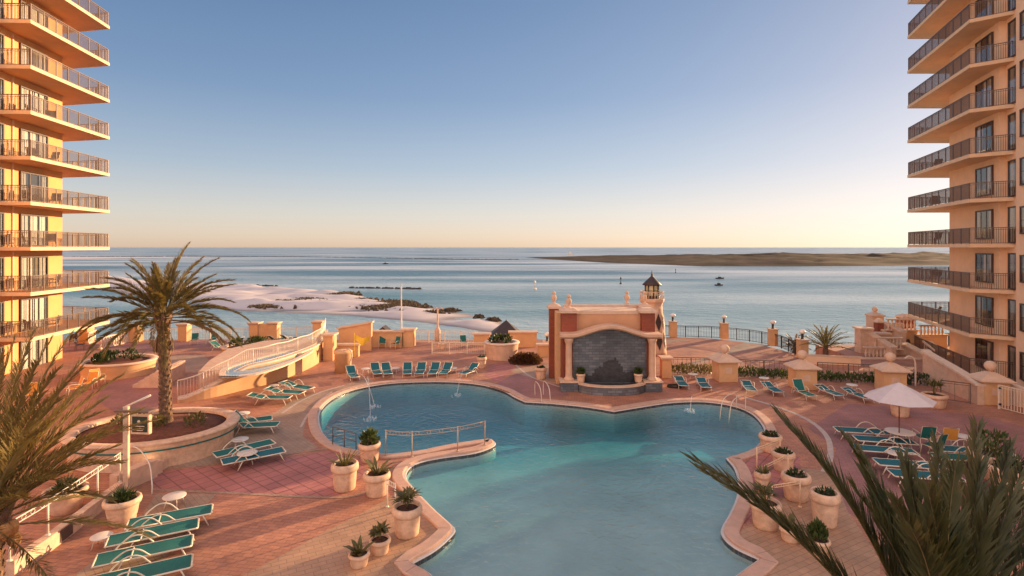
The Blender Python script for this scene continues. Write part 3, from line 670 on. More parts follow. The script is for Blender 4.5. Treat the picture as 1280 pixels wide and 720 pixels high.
# small palm beyond the low wall
def fan(name, label, c, rad, n, m, h0=0.1, group=None, foot=None, cat='palm', ll=.3, seed=1):
    r = random.Random(seed); t = thing(name, label, cat, c, 0, group); mb = MB(); c = Vector(c)
    MB().lathe(c, [(.16,(foot if foot is not None else -.02)-c.z),(.2,0),(.12,h0+.15)], 9, 0, False).build('trunk', M['bark'], t)
    for i in range(n):
        k = i/(n-1); frond(mb, c+Vector((0,0,h0)), i*2.4, R(85-70*k), rad*r.uniform(.85,1.1), .8, ll, 22, .05, r, .02, start=.2)
    mb.build('crown', [M[m], M['rachis']], t); return t
fan('palm', 'small bright green palm crown rising beyond the low wall at right', Vector((23.4,40.6,.75)), 2.0, 34, 'leaf_olive', .2, seed=4)
fan('palm', 'brownish shrubby palm crown hidden behind the last lamp pillar of the sea fence', Vector((23.2,44.6,-.1)), 1.3, 22, 'palm_dead', .2, seed=6, foot=SEA-.3)
def leafball(mb, c, rx, ry, h, n, size, r, mi=0, up=.5):
    c = Vector(c)
    for i in range(n):
        a = r.random()*6.283; q = math.sqrt(r.random()); zz = r.random(); s = math.sqrt(max(0, 1-(zz*.9)**2))
        p = c+Vector((rx*q*s*math.cos(a), ry*q*s*math.sin(a), h*zz)); L = size*r.uniform(.6,1.4)
        d = Vector((math.cos(a)*r.random()+r.uniform(-.5,.5), math.sin(a)*r.random()+r.uniform(-.5,.5), up+r.random())).normalized()
        sd = d.cross(Vector((r.uniform(-1,1), r.uniform(-1,1), r.uniform(-1,1)))).normalized()*L*.22
        mb.add([p, p+d*L*.5+sd, p+d*L, p+d*L*.5-sd], [(0,1,2),(0,2,3)], mi)
def blades(mb, c, n, L, wd, r, spread=.7, mi=0, curl=.4):
    c = Vector(c)
    for i in range(n):
        az = r.random()*6.283; el = R(90)-spread*math.sqrt(r.random()); p = c+Vector((math.cos(az), math.sin(az), 0))*.06; q = L*r.uniform(.6,1.1); pts = []
        for k in range(5):
            d = Vector((math.cos(az)*math.cos(el), math.sin(az)*math.cos(el), math.sin(el))); pts.append(p.copy()); p = p+d*q/4; el -= curl/4*(k+1)*.5
        sd = Vector((-math.sin(az), math.cos(az), 0)); W = [.5,.95,1,.7,.08]
        vs = []
        for k, pt in enumerate(pts): vs += [pt-sd*wd*W[k]/2, pt+sd*wd*W[k]/2]
        mb.add(vs, [(2*k,2*k+1,2*k+3,2*k+2) for k in range(4)], mi)
def foliage(kind, c, rad, r):
    """returns (mesh builder, material)"""
    mb = MB()
    if kind == 'spiky': blades(mb, c, 34, rad*1.9, .045, r, 1.1); return mb, M['leaf_olive']
    if kind == 'grass': blades(mb, c, 130, rad*1.2, .022, r, 1.2); leafball(mb, c, rad*.7, rad*.7, rad*.5, 90, .16, r); return mb, M['leaf_dark']
    if kind == 'bush':
        leafball(mb, c, rad*.85, rad*.85, rad*1.3, 220, .2, r)
        for k in range(7):
            a = k*.9; mb.tube([Vector(c), Vector(c)+Vector((rad*.5*math.cos(a), rad*.5*math.sin(a), rad*1.2))], .01, 4, 1)
        return mb, M['leaf']
    if kind == 'banana':
        blades(mb, c, 16, rad*2.0, .13, r, .95, 0, .9)
        for k in range(4):
            a = k*1.7; mb.tube([Vector(c), Vector(c)+Vector((.1*math.cos(a), .1*math.sin(a), rad*.9))], .02, 5, 1)
        return mb, M['leaf_olive']
    if kind == 'croton':
        for k in range(5):
            a = k*1.3; q = rad*.45*(k>0); h = rad*(1.1+.5*r.random()); b = Vector(c)+Vector((q*math.cos(a), q*math.sin(a), 0))
            mb.tube([Vector(c), b+Vector((0,0,h))], .015, 5, 1); blades(mb, b+Vector((0,0,h*.75)), 18, rad*.95, .07, r, 1.5, 0, .8)
        return mb, M['leaf_olive']
    if kind == 'low': leafball(mb, c, rad*.8, rad*.8, rad*.35, 90, .13, r); return mb, M['leaf_dark']
# ================================================================ POTS
def pot_mesh(rad, h, style=0):
    if style == 0:   # tall urn with a rolled rim band
        return [(rad*.72,0),(rad*.78,.04),(rad*.84,h*.35),(rad*.88,h*.68),(rad*.90,h*.72),(rad*1.0,h*.74),(rad*1.03,h*.82),(rad*1.0,h*.93),(rad*.96,h*.97),(rad*.9,h),(rad*.80,h),(rad*.76,h*.96),(rad*.74,h*.88)]
    return [(rad*.62,0),(rad*.68,.03),(rad*.80,h*.4),(rad*.88,h*.72),(rad*.90,h*.76),(rad*1.0,h*.79),(rad*1.03,h*.88),(rad*1.0,h*.97),(rad*.94,h),(rad*.84,h),(rad*.8,h*.95),(rad*.78,h*.88)]
POT = {}
def pot(pxs, base, rimy, wpx, label, kind, seed, style=0, group='potted plants on the pool deck', mcol='pot'):
    g = G(pxs, base); wd = wpx/F*g.y; c = Vector((g.x*(1+wd*.4/g.y), g.y+wd*.40, 0)); rad = wd/2*c.y/g.y*.97
    yb = rimy; z = H-(yb-HY)/F*c.y; h = max(.35, z)
    return pot_at(c, rad, h, label, kind, seed, style, group, mcol)
def pot_at(c, rad, h, label, kind, seed, style=0, group='potted plants on the pool deck', mcol='pot'):
    t = thing('potted_plant', label, 'potted plant', (c[0],c[1],c[2] if len(c) > 2 else 0), 0, group); z = t.location.z; r = random.Random(seed)
    MB().lathe((c[0],c[1],z), pot_mesh(rad, h, style), 32).build('pot', M[mcol], t)
    s = MB(); rings = [(.001, h*.9), (rad*.4, h*.905), (rad*.76, h*.885)]
    s.lathe((c[0],c[1],z), [(a,b) for a,b in rings][::-1], 24, 0, True); s.build('soil', M['soil'], t)
    if kind:
        mb, m = foliage(kind, (c[0],c[1],z+h*.88), rad*.85, r); mb.build('foliage', [m, M['rachis']], t)
    return t
pot(431,617,578,34,'cream urn with pale spiky shoots, leftmost of the group below the pool steps','spiky',1)
pot(471,624,590,34,'cream urn with drooping pale leaves right of the spiky one','banana',2)
pot(462,580,553,28,'cream urn with a wispy round bush at the foot of the chain rail','bush',3)
pot(509,676,632,38,'tallest cream urn, holding a leafy croton above the corner of the pool edge','croton',4)
pot(475,697,673,27,'small cream urn with dark green leaves just below the tall croton urn','croton',5)
pot(449,713,691,27,'small cream urn with yellow green leaves, lowest in the picture left of the pool','banana',6)
pot(82,648,610,48,'wide cream bowl pot of grassy plants behind the chain rail at left','grass',7,1)
pot(153,662,622,42,'wide cream bowl pot of low grass beside the first green loungers at left','grass',8,1)
pot(963,568,543,28,'cream urn nearest the pool corner at right, topmost of its cluster','low',9)
pot(979,592,564,28,'cream urn with bare soil behind the chain in the right cluster','low',10)
pot(995,630,592,35,'large cream urn with low green cover in the middle of the right cluster','low',11)
pot(957,666,626,38,'large cream urn with a tall leafy croton at the pool edge in the right cluster','croton',12)
pot(988,681,659,26,'small cream urn with light green leaves between the two bigger ones, right cluster','banana',13)
pot(1023,695,673,28,'small cream urn with a thin leafy sprig, lowest of the right cluster','bush',14)
pot(1031,662,614,35,'tall cream urn half hidden by the long palm frond at right','low',15)
pot(953,620,589,20,'narrow cream urn partly hidden behind the croton urn in the right cluster','spiky',16)
pot(1242,606,566,52,'big cream bowl pot of low plants behind the palm at the right edge','bush',17,1)
pot(1268,632,583,62,'biggest cream bowl pot, closest to the right edge of the picture','grass',18,1)
pot(1168,512,492,29,'cream tub with a bushy yellow green plant beside the striped shade of the gate wall','croton',19)
pot(1125,523,500,24,'plain cream tub standing behind the pole of the pale parasol','',20)
pot(676,475,459,15,'small cream tub with a dark plant left of the brick fountain','low',21)
pot(602,461,446,13,'small peach tub with yellow flowers below the round stone planter','low',22)
pot(553,437,428,12,'small peach tub at the back fence right of the lamp pole','',23)
# ================================================================ BIG ROUND PLANTERS
def oval(name, label, c, rx, ry, h, kind, seed, rz=0, mwall='stucco_wall', rim='stone_cap', flare=.06, band=None, soil='mulch', cat='planter'):
    t = thing(name, label, cat, (c[0],c[1],0)); r = random.Random(seed); s = min(rx, ry)
    def pr(l): return [(1+a/s, z) for a, z in l]
    MB().lathe((c[0],c[1],0), pr([(-.02,0),(-.02,h*.3),(flare*.3,h*.55),(flare,h*.8),(flare,h-.12)]), 56, 0, True, rx, ry, rz, False).build('wall', M[mwall], t)
    q = MB(); q.lathe((c[0],c[1],0), pr([(flare,h-.14),(flare+.07,h-.12),(flare+.10,h-.05),(flare+.06,h),(-.18,h),(-.22,h-.03),(-.22,h-.2)]), 56, 0, True, rx, ry, rz, False); q.build('rim', M[rim], t)
    if band: MB().lathe((c[0],c[1],0), pr([(flare+.012,h*.66),(flare+.02,h*.67),(flare+.02,h*.71),(flare+.012,h*.72)]), 56, 0, True, rx, ry, rz, False).build('painted_band', M['teal'], t)
    MB().lathe((c[0],c[1],0), [(1-.2/s,h-.14),(.6,h-.08),(.001,h-.03)], 40, 0, True, rx, ry, rz).build('soil', M[soil], t)
    if kind:
        mb = MB(); M3 = Matrix.Rotation(rz, 3, 'Z'); cc = Vector((c[0],c[1],0))
        for k in range(kind[1]):
            p = cc+M3@Vector((rx*.7*r.uniform(-1,1)*.75, ry*.7*r.uniform(-1,1)*.75, h-.08))
            if kind[0] == 'mix':
                if k % 2: blades(mb, p, 26, .75*kind[2], .06, r, 1.1)
                else: leafball(mb, p, .5*kind[2], .5*kind[2], .55*kind[2], 140, .2, r)
            else: leafball(mb, p, .45*kind[2], .45*kind[2], .4*kind[2], 160, .15, r)
        mb.build('shrub', [M[kind[3]]], t)
    return t
pc = Vector((bp.x+.15, bp.y-.55))
oval('round_planter', 'large oval cream planter with a teal band holding the tall palm at left', (pc.x-.25,pc.y), 3.0, 2.35, 1.05, ('ball',5,1.0,'leaf_olive'), 3, R(12), 'pot', 'pot', .10, True)
c = G(120,476); oval('round_planter', 'orange stucco planter with dark shrubs below the left tower', (c.x,c.y+2.0), 2.15, 1.9, .95, ('mix',9,1.0,'leaf_dark'), 4)
c = G(297,450); oval('round_planter', 'round stucco planter with a green shrub on the left plaza behind the spa', (c.x,c.y+1.5), 1.75, 1.6, .85, ('mix',8,1.0,'leaf'), 5)
c = G(627,451); oval('round_planter', 'tall round stone planter of shrubs between the pool chairs and the brick fountain', (c.x,c.y+1.2), 1.22, 1.2, 1.25, ('mix',6,.8,'leaf_dark'), 6, 0, 'stone_pale', 'cream')
c = G(657,457); t = thing('hedge', 'dark reddish oval hedge in the paving left of the brick fountain', 'hedge', (c.x,c.y+.6,0)); mb = MB(); r = random.Random(8)
leafball(mb, (c.x,c.y+.75,0), 1.2, .75, .6, 1500, .22, r); mb.build('foliage', M['leaf_red'], t)
MB().lathe((c.x,c.y+.75,0), [(.9,0),(.95,.03),(.9,.06)], 24, 0, True, 1.25, .8).build('soil', M['soil'], t)
# long hedge strip behind the right loungers
def hedge_run(label, a, b, h, wd, m, seed, cat='hedge'):
    a = G(*a); b = G(*b); r = random.Random(seed); mb = MB(); L = (b-a).length; d = (b-a).normalized(); s = Vector((-d.y, d.x, 0))
    for i in range(int(L*170)):
        p = a+d*L*r.random()+s*wd*(r.random()-.5); p.z = h*r.random(); q = .22*r.uniform(.6,1.3)
        dd = Vector((r.uniform(-.6,.6), r.uniform(-.6,.6), 1)).normalized(); sd = dd.cross(Vector((r.uniform(-1,1), r.uniform(-1,1), .1))).normalized()*q*.22
        mb.add([p, p+dd*q*.5+sd, p+dd*q, p+dd*q*.5-sd], [(0,1,2),(0,2,3)])
    o = mb.build('hedge', M[m]); tag(o, label, cat, None); return o
hedge_run('low yellow green hedge between the fountain and the first ball topped pillar', (835,467), (890,469), .55, .7, 'leaf_olive', 1)
hedge_run('low green hedge between the two ball topped pillars right of the pool', (918,470), (988,474), .5, .7, 'leaf', 2)
hedge_run('low green hedge right of the raised lounger, reaching the parasol', (1018,476), (1096,479), .5, .7, 'leaf', 3)
hedge_run('short dark hedge between the third ball topped pillar and the cream tub', (1128,481), (1158,482), .6, .7, 'leaf_dark', 4)
# ================================================================ BRICK FOUNTAIN
FX = G(702,488).x; FD = 32.9
t = thing('wall_fountain', 'brick and stucco fountain wall with dark slate panel behind the pool', 'fountain', (5.9,33,0))
FT = H-(391-HY)/F*FD
def fx(x, D=FD): return (x-HX)/F*D
xl, xr = fx(702.5), fx(818)
pw = .88
core = MB(); core.box(((xl+xr)/2,FD+1.75,FT/2), (xr-xl-.1,2.9,FT-.02)); M['trim_peach'] = mat('trim_peach', (.64,.41,.27), .85, .1, 3, .3, 30); M['body_peach'] = mat('body_peach', (.64,.34,.18), .85, .1, 1.2, .25, 30); core.build('body', M['body_peach'], t)
for (cx, cy, ww, dd) in ((xl+pw/2,FD+.3,pw,.9),(xr-pw/2+.05,FD+.3,pw-.1,.9)):
    pm = MB(); pm.box((cx,cy,FT/2), (ww,dd,FT)); p_ = pm.build('pier', M['brickred'], t)
    c_ = MB(); c_.box((cx,cy,FT+.06), (ww+.22,dd+.22,.12)); c_.lathe((cx,cy,FT+.12), [((ww+.3)*.7,0),(.42,.16)], 4, 0, False, ph=.5); c_.build('cap', M['stone_cap'], p_)
for (cx, cy, lab) in ((xl-.28,FD+2.75,0),(xr+.1,FD+2.9,1)):
    pm = MB(); pm.box((cx,cy,FT/2), (.62,.8,FT-.04)); p_ = pm.build('pier', M['brickred'], t)
    c_ = MB(); c_.box((cx,cy,FT+.05), (.86,1.0,.14)); c_.lathe((cx,cy,FT+.12), [(.62,0),(.3,.14)], 4, 0, False, ph=.5); c_.build('cap', M['stone_cap'], p_)
MB().box((xl-.14,FD+1.6,FT/2-.05), (.26,1.5,FT-.14)).build('side_wall', M['stucco_wall'], t)
MB().box(((xl+xr)/2,FD+1.9,FT+.02), (xr-xl-2*pw+.3,2.5,.07)).build('roof', M['stone_cap'], t)
rr_ = MB(); rr_.box(((xl+xr)/2,FD+.32,FT-.02), (xr-xl-2*pw,.12,.2)); rr_.build('parapet', M['stone_cap'], t); rr_ = MB(); rr_.box(((xl+xr)/2,FD+3.15,FT+.06), (xr-xl-.7,.14,.22)); rr_.build('parapet', M['stone_cap'], t)
zc = H-(420-HY)/F*(FD-.6)
def urn(mb, c, s=1.0): mb.lathe(c, [(.16*s,0),(.16*s,.06*s),(.08*s,.10*s),(.07*s,.16*s),(.15*s,.30*s),(.19*s,.46*s),(.15*s,.58*s),(.07*s,.63*s),(.08*s,.67*s),(.13*s,.74*s),(.11*s,.82*s),(.03*s,.90*s)], 14)
for (x_, y_) in ((xl-.28,FD+2.75),(xl+pw/2,FD+.3),(xr-pw-.15,FD+3.0),(xr+.1,FD+2.9)):
    u = MB(); urn(u, (x_,y_,FT+.24), .95); u.build('urn_finial', M['stone_pale'], t)
# arched cornice: thick slab following a curve
def arch_z(u): return zc+.52*max(0, math.cos((u-.5)*math.pi/.76))**1.6 if abs(u-.5) < .38 else zc
mb = MB(); x0, x1 = fx(700,FD-.6), fx(826,FD-.6); nseg = 40; rings = []
for i in range(nseg+1):
    u = i/nseg; x = x0+(x1-x0)*u; z = arch_z(u)
    rings.append([Vector((x,FD-.95,z-.02)),Vector((x,FD-.95,z+.12)),Vector((x,FD-.9,z+.16)),Vector((x,FD-.1,z+.18)),Vector((x,FD-.1,z-.12)),Vector((x,FD-.8,z-.12))])
mb.loft(rings); mb.build('cornice', M['trim_peach'], t)
# slate panel filling under the arch and stucco tympanum behind
mb = MB(); xa, xb = fx(716,FD-.3), fx(808,FD-.3); vs = []; fs = []
for i in range(nseg+1):
    x = xa+(xb-xa)*i/nseg; u = (x-x0)/(x1-x0); vs += [(x,FD-.34,.35),(x,FD-.34,arch_z(u)-.125)]
for i in range(nseg): fs.append((2*i,2*i+2,2*i+3,2*i+1))
mb.add(vs, fs); vs2 = [(x,y+.3,z) for x,y,z in vs]; mb.add(vs2, [f[::-1] for f in fs]); mb.build('slate_panel', M['slate'], t)
wet = MB(); rw_ = random.Random(4); cols_ = 26; tops = [(.30+.55*math.exp(-((k-13)/5.0)**2)+.10*rw_.uniform(-1,1)) for k in range(cols_)]
for k in range(cols_):
    xk = xa+.5+(xb-xa-1.0)*k/cols_; xk1 = xa+.5+(xb-xa-1.0)*(k+1)/cols_; zt2 = .4+1.75*tops[k]; wet.add([(xk,FD-.343,.4),(xk1,FD-.343,.4),(xk1,FD-.343,zt2),(xk,FD-.343,zt2)], [(0,1,2,3)])
wet.build('wet_stone', mat('wet_slate', (.05,.05,.053), .18, .35, 2.5, .8, 12), t)
for cx in (fx(711,FD-.6), fx(815,FD-.6)):
    q = MB(); q.lathe((cx,FD-.62,.62), [(.30,0),(.30,.10),(.22,.18),(.20,.3),(.19,zc-1.1),(.23,zc-.98),(.27,zc-.86),(.29,zc-.76)], 20); q.build('column', M['trim_peach'], t)
    q = MB(); q.box((cx+(.0),FD-.55,.28), (1.0,.95,.56)); q.build('pedestal', M['brickred'] if False else M['slate'], t)
    q = MB(); q.box((cx,FD-.55,.59), (1.12,1.07,.07)); q.build('pedestal_cap', M['stone_cap'], t)
# bowed basin
bm_ = MB(); cxb = (xa+xb)/2; nb = 24; o_ = []; i_ = []
for k in range(nb+1):
    a = math.pi+math.pi*k/nb; o_.append((cxb+2.05*math.cos(a), FD-.6+1.25*math.sin(a))); i_.append((cxb+1.8*math.cos(a), FD-.6+1.0*math.sin(a)))
bm_.prism(o_+i_[::-1], 0, .46); bm_.build('basin_wall', M['slate'], t)
bm_ = MB(); o2 = [(cxb+(p[0]-cxb)*1.03, FD-.6+(p[1]-FD+.6)*1.04) for p in o_]; i2 = [(cxb+(p[0]-cxb)*.96, FD-.6+(p[1]-FD+.6)*.95) for p in i_]
bm_.prism(o2+i2[::-1], .463, .54); bm_.build('basin_rim', M['stone_cap'], t)
bm_ = MB(); bm_.sheet([i_+[(cxb+1.8,FD-.33),(cxb-1.8,FD-.33)]], .36); bm_.build('basin_water', M['dark_metal'], t)
for (xx, lab, sd_) in ((726,'small cream tub on the left shoulder of the fountain basin',31),(798,'small cream tub on the right shoulder of the fountain basin',32)):
    c = (fx(xx,FD-.8), FD-.8, .545); pot_at(c, .26, .5, lab, 'bush', sd_, 0, 'pots on the fountain')
# ================================================================ LIGHTHOUSE
LD = 43.5; lx = fx(815,LD); zt = H-(370-HY)/F*LD
t = thing('lighthouse', 'miniature lighthouse with diamond pattern and black lantern behind the fountain', 'lighthouse', (lx,LD,0))
tw = MB(); tw.lathe((lx,LD,0), [(1.15,0),(1.1,.3),(.82,zt-1.1),(.80,zt-.75)], 24); tb_ = tw.build('tower', M['stone_pale'], t)
dm = MB()
for a_ in range(8):
    for row in range(3):
        for zz, hh in ((zt-2.0-row*1.45,.72),):
            a = a_*math.pi/4+.3; rad = 1.15-.33*(zz/zt); q = lambda da, z: (lx+(rad*1.0+.02+.33*(zz-z)/zt)*math.cos(a+da), LD+(rad+.02+.33*(zz-z)/zt)*math.sin(a+da), z)
            if zz-hh < .05: continue
            dm.add([q(-.28,zz), q(0,zz-hh), q(.28,zz), q(0,zz+hh)], [(0,1,2,3)])
dm.build('diamond_pattern', M['roof_dark'], t)
g_ = MB(); g_.lathe((lx,LD,0), [(.80,zt-.8),(.88,zt-.55),(.98,zt-.4),(1.0,zt-.22),(.95,zt-.18)], 8, 0, False); g_.build('gallery', M['stone_cap'], t)
g_ = MB()
for k in range(24):
    a = k*math.pi/12; g_.tube([(lx+0.90*math.cos(a),LD+0.90*math.sin(a),zt-.2),(lx+0.90*math.cos(a),LD+0.90*math.sin(a),zt+.35)], .025, 4)
g_.tube([(lx+0.90*math.cos(k*math.pi/16),LD+0.90*math.sin(k*math.pi/16),zt+.36) for k in range(33)], .035, 5); g_.build('gallery_rail', M['stone_cap'], t)
hl = (370-356)/F*LD
MB().lathe((lx,LD,0), [(.62,zt-.2),(.62,zt+.05),(.5,zt+.05)], 8, 0, False).build('lantern_base', M['roof_dark'], t)
lg = MB(); lg.lathe((lx,LD,0), [(.50,zt+.05),(.50,zt+hl)], 8, 0, False, caps=False); 
m = bpy.data.materials.new("lantern_glass"); m.use_nodes = True; m.node_tree.nodes["Principled BSDF"].inputs["Base Color"].default_value = (.75,.72,.42,1); m.node_tree.nodes["Principled BSDF"].inputs["Roughness"].default_value = .15
m.node_tree.nodes["Principled BSDF"].inputs["Transmission Weight"].default_value = .25
lg.build('lantern_glass', m, t)
lf = MB()
for k in range(8):
    a = k*math.pi/4; lf.tube([(lx+.54*math.cos(a),LD+.54*math.sin(a),zt), (lx+.54*math.cos(a),LD+.54*math.sin(a),zt+hl)], .05, 5)
lf.lathe((lx,LD,0), [(.56,zt+hl*.5-.02),(.57,zt+hl*.5),(.56,zt+hl*.5+.02)], 8, 0, False, caps=False)
lf.build('lantern_frame', M['roof_dark'], t)
rf = MB(); rf.lathe((lx,LD,0), [(.74,zt+hl-.03),(.76,zt+hl+.03),(.5,zt+hl+.3),(.2,zt+hl+.58),(.07,zt+hl+.72),(.10,zt+hl+.80),(.05,zt+hl+.88),(.015,zt+hl+1.15)], 16); rf.build('lantern_roof', M['roof_dark'], t)
# ================================================================ RAISED SPA WITH CURVED WALL
SZ = 1.30
wl_px = [(222,503),(262,497),(300,488),(340,478),(372,466),(394,455),(404,444),(407,432)]
wp_ = smooth_path([G(*p) for p in wl_px], 5)
t = thing('raised_spa', 'raised round ended spa terrace with curved lit wall left of the pool', 'spa', (wp_[0].x,wp_[0].y,0))
n = len(wp_); zs = [SZ*min(1, max(.12, (i/n)*3.2)) for i in range(n)]
L_, R_ = strip(wp_, .14, -.14)
mb = MB(); rings = []
for i in range(n): rings.append([Vector((R_[i].x,R_[i].y,0)),Vector((L_[i].x,L_[i].y,0)),Vector((L_[i].x,L_[i].y,zs[i])),Vector((R_[i].x,R_[i].y,zs[i]))])
mb.loft(rings); mb.build('wall', M['stucco_wall'], t)
mb = MB(); L2, R2 = strip(wp_, .20, -.20); rings = []
for i in range(n): z = zs[i]+.003; rings.append([Vector((R2[i].x,R2[i].y,z)),Vector((L2[i].x,L2[i].y,z)),Vector((L2[i].x,L2[i].y,z+.09)),Vector((R2[i].x,R2[i].y,z+.09))])
mb.loft(rings); mb.build('coping', M['cream'], t)
k0 = int(n*.36)
ba = [Vector((p.x,p.y)) for p in L_[k0:]]
bk = [G(405,425,SZ).to_2d(), G(380,420,SZ).to_2d(), G(330,424,SZ).to_2d(), G(285,434,SZ).to_2d(), G(262,448,SZ).to_2d(), G(248,462,SZ).to_2d()]
mb = MB(); mb.prism(ba+bk, 0, SZ-.12); mb.build('platform', M['stone_pale'], t)
wpoly = [G(*p, SZ).to_2d() for p in [(282,469),(318,466),(352,456),(380,443),(388,436),(368,436),(332,444),(300,453),(280,461)]]
sp = smooth_loop([tuple(p) for p in wpoly], 4)
mb = MB(); mb.sheet([sp], SZ-.09); mb.build('spa_water', mat("spa_water", (.22,.34,.42), .08, .15, 2, .2, 6), t)
mb = MB(); ro = offset_loop(sp, .16); ri_ = offset_loop(sp, -.16); ring(ro, ri_, SZ-.03, SZ-.03, mb); ring(ro, ro, SZ-.12, SZ-.03, mb); ring(ri_, ri_, SZ-.03, SZ-.12, mb); mb.build('spa_rim', M['cream'], t)
gr = G(287,470,SZ); mb = MB()
for k in range(7): mb.box((gr.x-.45+k*.15,gr.y-.1,SZ-.0), (.10,.28,.02))
mb.build('grate', M['dark_metal'], t)
mb = MB(); rp = [Vector((wp_[i].x,wp_[i].y,zs[i]+.09)) for i in range(0, n, 1)]
def top_rail(p, i): return p+Vector((0,0,.95+.03*math.sin(i*1.3)))
mb.tube([top_rail(p,i) for i, p in enumerate(rp)], .035, 6); mb.tube([p+Vector((0,0,.08)) for p in rp], .02, 5)
for i in range(len(rp)-1):
    a, b = rp[i], rp[i+1]; m_ = max(1, int((b-a).length/.12))
    for k in range(m_):
        q = a.lerp(b, k/m_); mb.tube([q, q+Vector((0,0,.93))], .011 if k or i%4 else .03, 4)
mb.build('railing', M['cream_metal'], t)
# solid pilaster block at the shaded bit of the wall
pp = G(366,468); MB().box((pp.x+.1,pp.y+.15,.66), (.85,.4,1.42), R(30)).build('pilaster', M['stone_pale'], t)
# steps down at the left end
st = MB(); 
for k in range(5):
    p = G(228,478); st.box((p.x-.9-k*.33,p.y+.3-k*.02,.5-.1*k), (.34,3.2,1.0-.2*k), R(8))
st.build('steps', M['stone_pale'], t)
# near left ramp with chain rails, steps and vent
ra = [G(-60,745), G(60,668), G(124,618), G(150,596)]
t = thing('planter_wall', 'low stucco wall with a square vent under the chain rail at lower left', 'low wall', (ra[1].x,ra[1].y,0))
P_ = [G(12,722), G(60,688), G(122,640), G(150,618)]; L_, R_ = strip(P_, .12, -.12)
mb = MB(); mb.loft([[Vector((R_[i].x,R_[i].y,0)),Vector((L_[i].x,L_[i].y,0)),Vector((L_[i].x,L_[i].y,.42)),Vector((R_[i].x,R_[i].y,.42))] for i in range(4)]); mb.build('wall', M['pot'], t)
v_ = P_[1].lerp(P_[2], .25); dv = (P_[2]-P_[1]).normalized(); az_ = math.atan2(dv.y, dv.x); nv = Vector((dv.y,-dv.x,0))
mb = MB(); q = v_+nv*.13
for k in range(6): mb.box((q.x,q.y,.10+.045*k), (.5,.03,.022), az_)
mb.box((q.x,q.y,.21), (.54,.012,.34), az_); mb.build('vent', M['bronze'], t)
M['chain_tan'] = mat('chain_tan', (.42,.31,.22), .5)
def chain_rail(label, pts, h=.95, m='white_paint', post=1.5, group='chain link handrails around the deck', gap=.14):
    t = thing('handrail', label, 'handrail', pts[0], 0, group); mb = MB(); pl = []
    S = smooth_path(pts, 4); 
    mb.tube([p+Vector((0,0,h)) for p in S], .016, 6); mb.tube([p+Vector((0,0,h-gap)) for p in S], .012, 6)
    L = 0
    for a, b in zip(S[:-1], S[1:]):
        l = (b-a).length; k = max(1, int(l/.28))
        for i in range(k):
            c = a.lerp(b, (i+.5)/k)+Vector((0,0,h-gap/2)); d = (b-a).normalized(); rr = gap*.42
            mb.tube([c+d*rr*1.3*math.cos(u*math.pi/4)+Vector((0,0,rr*math.sin(u*math.pi/4))) for u in range(9)], .009, 4)
    mb.build('chain', M[m], t)
    for a, b in zip(pts[:-1], pts[1:]):
        k = max(1, round((b-a).length/post))
        for i in range(k+(1 if b is pts[-1] else 0)):
            p = a.lerp(b, i/k); q = MB(); q.tube([p, p+Vector((0,0,h+.03))], .026, 6); q.lathe(p, [(.06,0),(.06,.03),(.03,.05)], 8); q.build('post', M[m], t)
    return t
chain_rail('wavy white chain rail climbing along the low wall at lower left', [P_[0]+Vector((0,0,.42)), P_[1]+Vector((0,0,.42)), P_[2]+Vector((0,0,.42)), P_[3]+Vector((0,0,.42))], 1.0)
chain_rail('cream chain rail along the curved spit that juts into the pool', [G(482,569,.07), G(515,571,.07), G(572,564,.07), G(606,556,.07)], 1.0, 'chain_tan')
t_ = [G(944,594,.04), G(968,576,.04)]
for lab, a, b in (('upper short chain between urns in the right cluster',(946,588),(975,576)),('middle short chain between urns in the right cluster',(955,613),(985,597)),('lower short chain between urns in the right cluster',(965,640),(1000,634))):
    chain_rail(lab, [G(*a), G(*b)], .85, 'slab_edge', 3, gap=.08)
chain_rail('short chain rail between the drooping urn and the tall croton urn left of the pool', [G(484,634), G(494,640)], .9, 'cream_metal', 3)
# steps beside the planter at left
t = thing('steps', 'short flight of stone steps curving round the big oval planter', 'steps', G(180,600))
for k in range(4):
    p = G(168+k*7, 606-k*6); q = MB(); q.box((p.x,p.y,.32-.08*k), (.36,1.5,.64-.16*k), R(-18)); q.build('step', M['stone_pale'], t)
mb = MB(); sp_ = smooth_path([G(158,590)+Vector((0,0,.95)), G(172,594)+Vector((0,0,1.0)), G(186,606)+Vector((0,0,.8)), G(190,616)+Vector((0,0,.35)), G(190,618)], 5); mb.tube(sp_, .022, 6); mb.build('handrail', M['white_paint'], t)
# pool ladders / grab rails
def grab(label, a, b, h=.85, m='cream_metal'):
    t = thing('grab_rail', label, 'grab rail', a, 0, 'metal grab rails at the pool edge'); d = (b-a).to_3d(); side = Vector((-d.y, d.x, 0)).normalized()*.25
    for s in (-1, 1):
        A = a+side*s; B = b+side*s; mb = MB(); mb.tube(smooth_path([A, A+Vector((0,0,h*.8)), A.lerp(B,.25)+Vector((0,0,h)), A.lerp(B,.8)+Vector((0,0,h*.75)), B+Vector((0,0,-.35))], 5), .022, 6); mb.build('rail', M[m], t)
grab('bent metal rail at the right rim of the pool near the lounger row', G(926,512), G(905,519))
grab('pair of curved rails at the pool rim left of the fountain', G(674,494), G(683,503))
t = thing('step_rail', 'blue grey three post rail in the water left of the wispy bush urn', 'step rail', G(416,556)); mb = MB()
aa = [G(416,557,.05), G(424,560,.05), G(445,563,-.02)]
